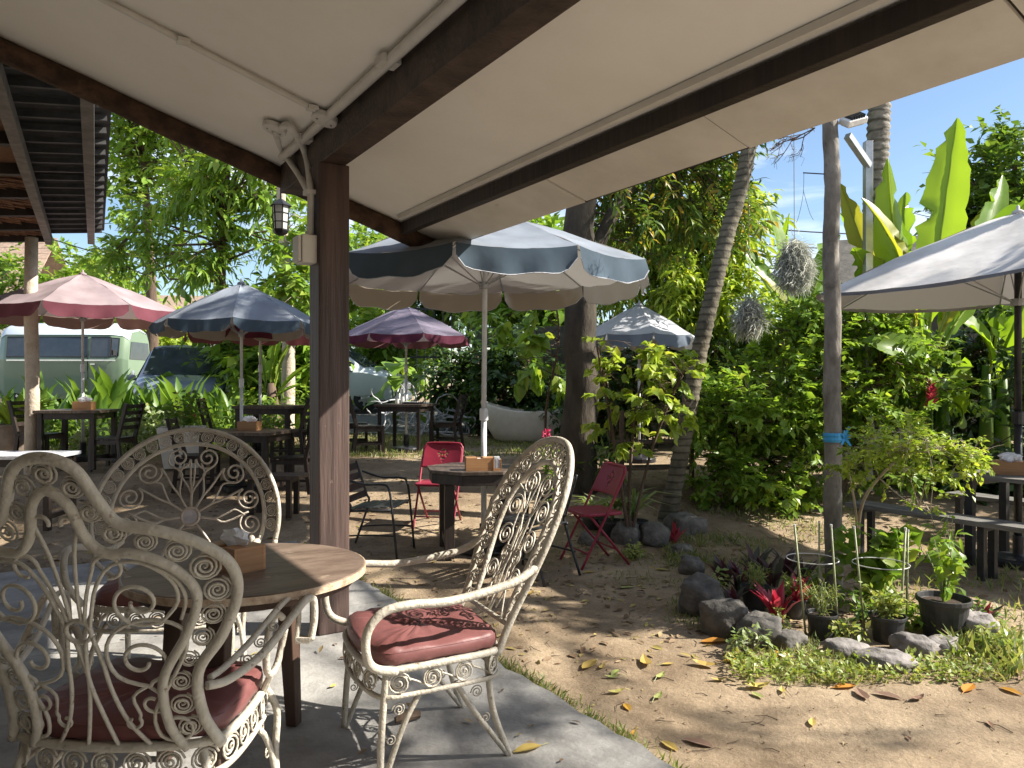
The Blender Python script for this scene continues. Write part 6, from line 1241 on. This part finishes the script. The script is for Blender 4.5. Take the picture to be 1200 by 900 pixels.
# ------------------------------------------------------------------ stones and pots
def rock_geo(sx, sy, sz, seed, flat=0):
    r = random.Random(seed); import mathutils; g = Geo(); n, m = 22, 14
    off = Vector((seed * 3.7, seed * 1.3, 0))
    for j in range(m + 1):
        ph = math.pi * j / m
        for k in range(n):
            a = 2 * math.pi * k / n; d = Vector((math.sin(ph) * math.cos(a), math.sin(ph) * math.sin(a), math.cos(ph)))
            s = 1 + .34 * mathutils.noise.noise(d * 1.5 + off) + .22 * mathutils.noise.noise(d * 3.3 + off) + .10 * mathutils.noise.noise(d * 8 + off) + .05 * mathutils.noise.noise(d * 17 + off)
            q = d * s; e = .75; q = Vector((math.copysign(abs(q.x) ** e, q.x), math.copysign(abs(q.y) ** e, q.y), math.copysign(abs(q.z) ** e, q.z))); g.v.append((q.x * sx, q.y * sy, q.z * sz))
    for j in range(m):
        for k in range(n): g.f.append((j * n + k, (j + 1) * n + k, (j + 1) * n + (k + 1) % n, j * n + (k + 1) % n))
    return g
stones = [(812, 672, .10, .09, .08, 0, 'small round stone at the back left of the stone edged bed'), (824, 722, .145, .13, .15, 0, 'tall dark boulder at the left end of the stone edged bed'), (852, 744, .15, .12, .125, 0, 'square grey boulder with pale top, second in the bed edging'), (893, 757, .13, .12, .10, 0, 'grey boulder right of the square one in the bed edging'), (926, 762, .10, .08, .06, 0, 'low brown stone beside the front pots'), (996, 770, .12, .09, .05, 1, 'flat pale stone in front of the middle pot'), (1043, 786, .15, .11, .05, 1, 'slanting flat grey stone near the front of the bed'), (1077, 770, .12, .10, .065, 1, 'angular flat stone right of the slanting one'), (1108, 766, .11, .08, .05, 1, 'pale flat stone in front of the big black pot'), (1152, 752, .11, .10, .10, 1, 'upright pale stone at the right end of the bed'), (735, 640, .13, .11, .13, 0, 'dark stone under the sideways crimson chair'), (768, 640, .16, .13, .13, 0, 'large grey boulder at the foot of the leaning palm'), (806, 632, .20, .16, .15, 0, 'wide dark boulder right of the leaning palm foot'), (690, 640, .09, .08, .07, 0, 'small stone left of the crimson chair leg'), (800, 650, .10, .10, .05, 0, 'mossy low stone in front of the wide dark boulder')]
for i, (px, py, a, b, c, k, lab) in enumerate(stones):
    p = Gp(px, py); ob = mk('garden_stone', rock_geo(a, b, c, i + 3), mt['stone2' if k else 'stone'], smooth=False); ob.location = (p.x, p.y + b * .5, p.z + c * .6); ob.rotation_euler = (random.uniform(-.15, .15), random.uniform(-.2, .2), random.uniform(-.5, .5)); tag(ob, lab, 'stone', 'stones edging the garden beds')
    ob.data.polygons.foreach_set('use_smooth', [True] * len(ob.data.polygons))
def pot(t, r_, h_, mat='pot'):
    g = Geo(); g.lathe([(r_ * .76, 0), (r_ * .96, h_ * .88), (r_ * 1.06, h_ * .885), (r_ * 1.06, h_), (r_ * .98, h_), (r_ * .93, h_ * .86)], 26); mk('pot', g, mt[mat], t, smooth=False, bev=.002); g = Geo(); g.lathe([(.004, h_ * .88), (r_ * .93, h_ * .86)], 22); mk('soil', g, mt['soil'], t)
def sprig(t, z0, rad, hgt, n, size, mat, T, seed, nst=9, leafy=.5):
    r = np.random.default_rng(seed); g = Geo(); P = []; A = []
    for k in range(nst):
        a = r.random() * 6.283; e = np.array([rad * math.cos(a) * r.uniform(.2, 1), rad * math.sin(a) * r.uniform(.2, 1), hgt * r.uniform(.55, 1.05)]); g.tube([(0, 0, z0 - .02), (e[0] * .4, e[1] * .4, z0 + e[2] * .55), (e[0], e[1], z0 + e[2])], [.005, .0035, .002], 4)
        for _ in range(n // nst):
            f = r.random() ** .6; q = np.array([e[0] * f ** 1.3, e[1] * f ** 1.3, z0 + e[2] * f]) + r.normal(size=3) * rad * .12; P.append(q); A.append(r.normal(size=3) + np.array([math.cos(a), math.sin(a), .4]) * .6)
    mk('stems', g, mt['bamboo'], t); n = len(P); U = r.normal(size=(n, 3)) * .5; U[:, 2] += 1; foliage('foliage', T, np.array(P), np.array(A), U, size * r.uniform(.6, 1.2, n), mt[mat], t)
pots = [(885, 712, .095, .15, 'l_fern', T_blade, .05, .10, .16, 420, 'feathery bright plant in a black pot left of the crimson cordyline'), (963, 748, .088, .155, 'l_fern', T_blade, .045, .11, .20, 380, 'wispy plant in a small black pot in front of the grey pole'), (1040, 752, .10, .16, 'l_fern', T_small, .04, .13, .17, 420, 'sparse curly plant in a black pot between the bamboo stakes'), (1106, 746, .145, .24, 'l_light', T_heart, .085, .12, .36, 60, 'leafy seedling in the biggest black pot at right'), (930, 722, .08, .12, 'l_fern', T_small, .035, .12, .14, 300, 'low leafy plant in a half hidden pot under the cordyline')]
for i, (px, py, r_, h_, m_, T, sz, rad, hgt, n, lab) in enumerate(pots):
    p = Gp(px, py); t = thing('potted_plant', lab, 'potted plant', tuple(p), 0, 'black potted plants in the stone edged bed'); pot(t, r_, h_); sprig(t, h_ * .88, rad, hgt, n, sz, m_, T, 500 + i, 11)
cord = tmpl([(.15, .03, .02), (.4, .085, .05), (.7, .075, .02), (1, 0, -.1)], .45)
def ros(name, label, p, n, L_, mat, spread, seed, wide=1.0, cat='plant', group='colourful leaf plants in the beds'):
    me0 = npmesh('leaf', cord[0], cord[1], mt[mat]); m_ = me0.data; bpy.data.objects.remove(me0); return blade_clump(name, label, cat, tuple(p), n, L_, spread, None, seed, wide, group, m_)
for i, (px, py, n, L_, m_, spd, lab) in enumerate(((912, 735, 16, .30, 'l_pink', .6, 'crimson pink cordyline in the middle of the stone edged bed'), (935, 722, 12, .30, 'l_pink', .7, 'pink leaf cordyline just left of the front bamboo stake'), (868, 700, 18, .27, 'l_rheo', .8, 'purple green striped plant at the back left of the bed'), (905, 690, 16, .27, 'l_rheo', .8, 'purple green striped plant behind the crimson cordyline'), (940, 688, 14, .26, 'l_rheo', .8, 'purple green striped plant left of the grey pole foot'), (1150, 740, 14, .22, 'l_rheo', .9, 'purple striped plant at the right end of the bed'), (1152, 738, 6, .2, 'l_pink', .7, 'pink leaved sprout at the right end of the bed'), (790, 640, 12, .26, 'l_pink', .8, 'dull red leaf plant behind the leaning palm foot'), (848, 690, 20, .26, 'l_rheo', 1.0, 'spreading purple green plant behind the tall dark boulder'), (885, 678, 20, .28, 'l_rheo', 1.0, 'spreading purple green plant at the back of the bed'), (922, 676, 18, .26, 'l_rheo', 1.0, 'spreading purple green plant behind the wire hoop'), (860, 716, 12, .2, 'l_rheo', .9, 'small purple green plant above the square boulder'))): ros('cordyline', lab, Gp(px, py), n, L_, m_, spd, 600 + i)
for i, (px, py, n, L_, lab) in enumerate(((722, 640, 26, .42, 'cream striped grassy plant behind the sideways crimson chair'), (748, 640, 28, .5, 'cream striped grassy plant left of the leaning palm foot'), (700, 634, 18, .36, 'cream striped grassy plant left of the crimson chair back'))):
    p = Gp(px, py); t = thing('potted_plant', lab, 'potted plant', tuple(p + Vector((0, .25, 0))), 0, 'striped plants in black pots'); pot(t, .13, .2); me0 = npmesh('leaf', T_blade[0], T_blade[1], mt['l_varieg']); m_ = me0.data; bpy.data.objects.remove(me0); r = random.Random(i)
    for k in range(n):
        a = r.uniform(0, 6.28); tl = r.uniform(.2, 1.1); o = bpy.data.objects.new('leaf', m_); col.objects.link(o); o.parent = t; l2 = L_ * r.uniform(.6, 1.1); o.matrix_local = frame((0, 0, .17), (math.cos(a) * tl, math.sin(a) * tl, 1), (-math.cos(a), -math.sin(a), .3), l2, l2 * .9, l2 * 2)
fx = thing('flower_plant', 'green spike plant with a magenta flower behind the oval backed chair', 'plant', tuple(gpt(641, 7.6))); sprig(fx, .3, .12, .65, 110, .10, 'l_light', T_long, 31, 5); P = rng.normal(size=(30, 3)) * np.array([.014, .014, .035]) + np.array([.0, 0, .96]); foliage('flower', T_small, P, rng.normal(size=(30, 3)), rng.normal(size=(30, 3)), .04, mt['flower'], fx)
g = Geo(); g.tube([(0, 0, 0), (0, 0, .93)], .008, 5); mk('stem', g, mt['l_blade'], fx)
for i, (px, py, rad, sz, m_, lab) in enumerate(((835, 700, .13, .05, 'l_fern', 'low feathery plant on top of the left boulders'), (905, 745, .11, .045, 'l_fern', 'small weedy plant between the front boulders'), (990, 752, .12, .05, 'l_fern', 'small weedy plant between the two front pots'), (1010, 728, .14, .06, 'l_mid', 'low green plant behind the middle pot'), (1075, 735, .15, .06, 'l_light', 'low green plant between the middle and biggest pots'), (1135, 730, .16, .07, 'l_mid', 'low green plant right of the biggest pot'), (955, 705, .16, .06, 'l_mid', 'low green plant at the foot of the grey pole'), (1165, 770, .10, .05, 'l_fern', 'small weed tuft by the upright pale stone'), (875, 768, .09, .04, 'l_varieg', 'small pale leaved weed in front of the grey boulders'), (745, 655, .12, .05, 'l_fern', 'small weed tuft before the large grey boulder'))): small_bush(lab, Gp(px, py), rad, 170, sz, m_, T_oval if i % 2 else T_small, 700 + i, hgt=.8)
# bamboo stakes and wire hoops
def stakes(label, cen, rad, tops, zr):
    t = thing('plant_support', label, 'plant support', tuple(cen), 0, 'bamboo stake plant supports')
    for (px, y0, y1) in tops:
        b = Gp(px[0], y1); h_ = W(px[1], y0, b.y); g = Geo(); g.tube([b - cen - Vector((0, 0, .02)), h_ - cen], .0065, 7); mk('stake', g, mt['bamboo'], t, smooth=True); g = Geo(); g.lathe([(.008, -.008), (.008, .008)], 8, h_ - cen); mk('cap', g, mt['ring'], t)
    g = Geo(); g.tube([(rad * math.cos(k * math.pi / 16), rad * math.sin(k * math.pi / 16), zr) for k in range(32)], .0032, 6, closed=True); mk('hoop', g, mt['ring'], t, smooth=True)
    return t
c = Gp(952, 735); stakes('bamboo stakes with a wire hoop in front of the grey pole', c, .155, (((945, 931), 616, 748), ((983, 974), 616, 748), ((960, 960), 612, 712)), .43)
c = Gp(1032, 735); stakes('bamboo stakes with a wire hoop over the leafy plant right of the pole', c, .165, (((1014, 1001), 618, 745), ((1054, 1061), 620, 752), ((1062, 1064), 622, 735)), .40)
c = Gp(1020, 712); t = thing('leafy_plant', 'glossy round leaved green plant right of the grey pole foot', 'plant', tuple(c)); sprig(t, .02, .30, .52, 330, .11, 'l_light', T_heart, 77, 14)
c = Gp(1118, 712); t = thing('leafy_plant', 'upright leafy sprig behind the biggest black pot', 'plant', tuple(c)); sprig(t, .02, .16, .62, 70, .11, 'l_light', T_long, 78, 5)
# ------------------------------------------------------------------ fallen leaves (the ones that show), litter, grass
lf = tmpl([(.2, .14, .03), (.5, .2, .05), (.8, .12, .02), (1, 0, .06)], .35)
fallen = [(690, 779, 'l_fall', .15, 'long yellow leaf left of the pile on the dirt path'), (705, 781, 'l_fall', .10, 'small yellow leaf touching the long one on the path'), (757, 777, 'l_fall', .15, 'long pale yellow leaf lying across the dirt path centre'), (783, 778, 'l_fall', .09, 'short yellow leaf right of the long pale one'), (827, 780, 'l_fall', .16, 'long yellow leaf below the square boulder'), (721, 787, 'l_fallg', .10, 'pale green leaf in the pair at the path shadow edge'), (718, 793, 'l_fallg', .11, 'second pale green leaf curled at the path shadow edge'), (774, 792, 'l_fallg', .09, 'small green leaf alone below the long pale leaf'), (771, 818, 'l_fallg', .10, 'green yellow leaf alone on the sunny path'), (842, 796, 'l_fall', .09, 'tiny yellow leaf on the sunny dirt'), (888, 805, 'l_fall', .13, 'narrow yellow leaf slanting on the sunny dirt'), (888, 814, 'l_fallg', .10, 'pale leaf just below the narrow yellow one'), (917, 810, 'l_fall', .08, 'small round yellow leaf on the sunny dirt'), (952, 846, 'l_fall', .12, 'curled pale yellow leaf on the open dirt at front'), (785, 875, 'l_fall', .12, 'yellow leaf near the lower end of the slab edge'), (818, 871, 'l_brown', .13, 'thin brown stick like leaf near the slab edge'), (990, 805, 'l_orange', .16, 'orange yellow leaf at the grass edge below the flat stone'), (862, 775, 'l_orange', .16, 'yellow orange leaf leaning on the boulder edging'), (838, 752, 'l_orange', .17, 'big golden leaf below the square boulder'), (915, 768, 'l_orange', .16, 'golden leaf lying under the front stones'), (1135, 809, 'l_orange', .16, 'orange leaf at the right end of the grass edge'), (1185, 812, 'l_orange', .14, 'orange leaf at the right edge of the picture'), (1010, 815, 'l_brown', .17, 'long pinkish brown dead leaf below the grass edge'), (1040, 817, 'l_brown', .14, 'second pinkish brown dead leaf below the grass edge'), (1075, 822, 'l_brown', .09, 'small curled dead leaf on the dirt right of centre'), (1160, 850, 'l_brown', .06, 'tiny pale dead leaf on the dirt at right'), (1065, 868, 'l_brown', .05, 'tiny pale chip of leaf on the front dirt'), (735, 830, 'l_orange', .10, 'orange leaf by the grass along the slab edge'), (722, 812, 'l_fall', .11, 'yellow leaf in the grass along the slab edge'), (742, 862, 'l_orange', .07, 'small rust leaf at the slab edge'), (618, 879, 'l_fall', .14, 'striped yellow leaf on the slab by the chair leg', 1), (690, 672, 'l_fall', .12, 'yellow leaf in light behind the oval backed chair'), (735, 690, 'l_fallg', .12, 'pale leaf on the path below the crimson chair'), (620, 700, 'l_fall', .11, 'yellow leaf beside the armchair on the dirt'), (845, 660, 'l_orange', .12, 'golden leaf on the shaded path behind the bed'), (775, 668, 'l_fall', .12, 'yellow leaf on the shaded path left of the bed'), (1188, 790, 'l_brown', .2, 'large dry brown leaf in the heap at the right edge'), (1165, 785, 'l_brown', .2, 'folded dry brown leaf in the heap at the right edge'), (1178, 775, 'l_brown', .19, 'topmost dry brown leaf in the heap at the right edge'), (120, 738, 'l_fall', .1, 'yellow leaf on the floor seen through the humped chair back', 1), (272, 735, 'l_fall', .13, 'yellow leaf on the floor beyond the humped chair seat', 1)]
for i, e in enumerate(fallen):
    px, py, m_, L_, lab = e[:5]; on_slab = len(e) > 5; p = Gp(px, py, 0.0 if on_slab else -.057); p.z = .001 if on_slab else float(gh(p.x, p.y)) + .002; g = Geo(); a = random.uniform(0, 6.28); cv = random.choice((0, .03, .12, .3)); L_ *= random.uniform(.75, 1.15)
    vv = []
    for x, y, z in lf[0]: x2, y2 = rot2((x - .5) * L_, y * L_ * random.uniform(.95, 1.1), a); vv.append((x2, y2, .003 + (z * .5 + cv * (x - .5) ** 2 * 4 + abs(y) * .35) * L_ * .6))
    g.add(vv, [tuple(f) for f in lf[1]]); g.tube([vv[0], (vv[0][0] - .03 * math.cos(a), vv[0][1] - .03 * math.sin(a), .006)], .0015, 4); ob = mk('fallen_leaf', g, mt[m_]); ob.location = p; tag(ob, lab, 'leaf', 'fallen leaves')
r = np.random.default_rng(77)
def scatter_ground(regs, seed):
    r = np.random.default_rng(seed); P = []
    for (x0, x1, y0, y1, n) in regs:
        for _ in range(n): P.append((r.uniform(x0, x1), r.uniform(y0, y1)))
    return np.array(P)
def off_slab(P, m=.02):
    d = P - np.array(POST); u = d @ np.array(UA); v = d @ np.array(VA); return P[(v > slab_v1 + m) | (u > 2.72)]
Q = scatter_ground([(-.4, 1.3, 4.2, 5.9, 170), (-6, 3.5, 5.2, 9.5, 1500), (-8, 2, 8, 13, 1000), (1.2, 3.2, 4.75, 5.6, 420), (.5, 2.2, 6.6, 7.6, 200), (.6, 3.2, 3.9, 4.9, 60), (2.4, 5, 4.8, 8, 250)], 1); Q = off_slab(Q); n = len(Q); r = np.random.default_rng(2)
P = np.column_stack([Q, gh(Q[:, 0], Q[:, 1]) + .004]); a = r.random(n) * 6.283; A = np.stack([np.cos(a), np.sin(a), r.normal(size=n) * .1], 1); U = r.normal(size=(n, 3)) * .25; U[:, 2] += 1
tag(foliage('leaf_litter', lf, P, A, U, r.uniform(.03, .08, n), mt['litter'], kind='stuff'), 'scattered small dead leaves on the dirt', 'leaf litter', kind='stuff')
Q = np.column_stack([r.uniform(-7, 3, 5000), r.uniform(2.6, 11, 5000)]); Q = off_slab(Q); Q = Q[(Q[:, 0] > -5.8)]; n = len(Q)
P = np.column_stack([Q, gh(Q[:, 0], Q[:, 1]) + .002]); A = r.normal(size=(n, 3)); A[:, 2] *= .2; U = r.normal(size=(n, 3)) * .4; U[:, 2] += 1
tag(foliage('debris', tmpl([(.4, .25, .2), (1, 0, 0)], .5), P, A, U, r.uniform(.008, .026, n), mt['litter'], kind='stuff'), 'fine crumbs of leaf and bark on the dirt', 'debris', kind='stuff')
# slab litter
Q = np.column_stack([r.uniform(-5.5, .4, 900), r.uniform(2, 7, 900)]); d = Q - np.array(POST); u = d @ np.array(UA); v = d @ np.array(VA); Q = Q[(v < slab_v1 - .05) & (u < 2.6)][:260]; n = len(Q)
P = np.column_stack([Q, np.full(n, .008)]); A = r.normal(size=(n, 3)); A[:, 2] *= .1; U = r.normal(size=(n, 3)) * .2; U[:, 2] += 1
tag(foliage('leaf_litter', lf, P, A, U, r.uniform(.015, .06, n), mt['litter'], kind='stuff'), 'bits of dead leaf on the concrete floor', 'leaf litter', kind='stuff')
G_P = []; G_S = []
def grass_patch(Q, s0, s1):
    G_P.append(Q); G_S.append(np.random.default_rng(len(Q)).uniform(s0, s1, len(Q)))
r = np.random.default_rng(12)
ue = r.uniform(-4.5, 2.6, 5200); ve = slab_v1 + np.abs(r.normal(size=5200)) * .045 + .012; keep = (np.sin(ue * 4.1) + np.sin(ue * 9.7 + 1) + r.normal(size=5200) * .6 > -.9); E_ = np.array(POST)[None] + ue[:, None] * np.array(UA) + ve[:, None] * np.array(VA); grass_patch(E_[keep], .03, .075)
def patch(px0, py0, px1, py1, n, s0, s1, seed, thr=-.4):
    r = np.random.default_rng(seed); a, b = Gp(px0, py0), Gp(px1, py1); x = r.uniform(-1, 1, (n, 2)); f = r.random(n)
    c = np.array([(px0 + px1) / 2, (py0 + py1) / 2]); q = c + x * np.array([(px1 - px0) / 2, (py1 - py0) / 2]); Y = (EYE + .055) * FPX / (q[:, 1] - 450); Q = np.column_stack([(q[:, 0] - 600) / FPX * Y, Y])
    nz = np.sin(Q[:, 0] * 5.3 + 1.3 * np.sin(Q[:, 1] * 4)) + np.sin(Q[:, 1] * 7.1 + Q[:, 0] * 3) + r.normal(size=n) * .5; grass_patch(Q[nz > thr], s0, s1)
patch(905, 770, 1190, 803, 1300, .03, .08, 1, .2); patch(1110, 735, 1200, 800, 900, .05, .16, 2, -.3); patch(850, 745, 960, 775, 900, .03, .08, 3); patch(780, 635, 900, 665, 1500, .04, .10, 4); patch(720, 650, 800, 690, 500, .03, .06, 5); patch(780, 690, 850, 745, 600, .03, .07, 6); patch(600, 640, 760, 665, 500, .03, .06, 7, 0); patch(800, 595, 1010, 640, 2500, .04, .09, 8, -.2); patch(1020, 640, 1200, 740, 1200, .04, .12, 9, -.2)
Q = np.column_stack([r.uniform(-3.2, 1.6, 9000), r.uniform(10.6, 14.0, 9000)]); Q = Q[np.sin(Q[:, 0] * 2.2) + np.sin(Q[:, 1] * 3.1) + r.normal(size=len(Q)) * .5 > -.8]; grass_patch(Q, .05, .11)
Q = np.column_stack([r.uniform(-9, -3.2, 4000), r.uniform(10.4, 13.4, 4000)]); grass_patch(Q, .05, .14)
Q = np.concatenate(G_P); S = np.concatenate(G_S); n = len(Q); P = np.column_stack([Q, terr(Q[:, 0], Q[:, 1]) - .004]); A = r.normal(size=(n, 3)) * .55; A[:, 2] = 1; U = r.normal(size=(n, 3)); U[:, 2] = .2
tag(foliage('grass', T_grass, P, A, U, S, mt['grass'], kind='stuff', wf=1.3), 'short green grass growing in patches on the dirt', 'grass', kind='stuff')
# low weeds along the front of the bed
r = np.random.default_rng(14); qx = r.uniform(860, 1180, 240); qy = r.uniform(772, 802, 240); Y = (EYE + .055) * FPX / (qy - 450); C = np.column_stack([(qx - 600) / FPX * Y, Y, np.full(240, -.03)]); P, A, U = cluster(C, .05, 1900, -.2, .7, 15); P[:, 2] = np.abs(P[:, 2] + .05) - .045
tag(foliage('weeds', T_small, P, A, U, r.uniform(.018, .045, len(P)), mt['l_fern'], kind='stuff'), 'low leafy weeds along the front stones of the bed', 'weeds', kind='stuff')
# piece of bark on the slab
bk_ = Gp(478, 846, .0); g = Geo(); g.tube([(-.05, -.03, .02), (0, .0, .028), (.045, .03, .02)], [.014, .024, .018], 8); ob = mk('bark_piece', g, mt['bark']); ob.location = bk_; tag(ob, 'short piece of brown bark lying on the slab beside the armchair', 'bark')

r_ = random.Random(21); g = Geo()
for k in range(260):
    x, y = r_.uniform(-.3, 4.2), r_.uniform(3.0, 7.5)
    if (Vector((x, y)) - POST).dot(VA) < slab_v1 + .05: continue
    a = r_.uniform(0, 6.28); L_ = r_.uniform(.03, .14); z = float(gh(x, y)) + .004; g.tube([(x, y, z), (x + L_ * .5 * math.cos(a), y + L_ * .5 * math.sin(a), z + .004), (x + L_ * math.cos(a + .3), y + L_ * math.sin(a + .3), z)], [.0022, .002, .001], 4, caps=False)
tag(mk('twigs', g, mt['twig'], kind='stuff'), 'thin dry twigs lying on the dirt path', 'twigs', kind='stuff')
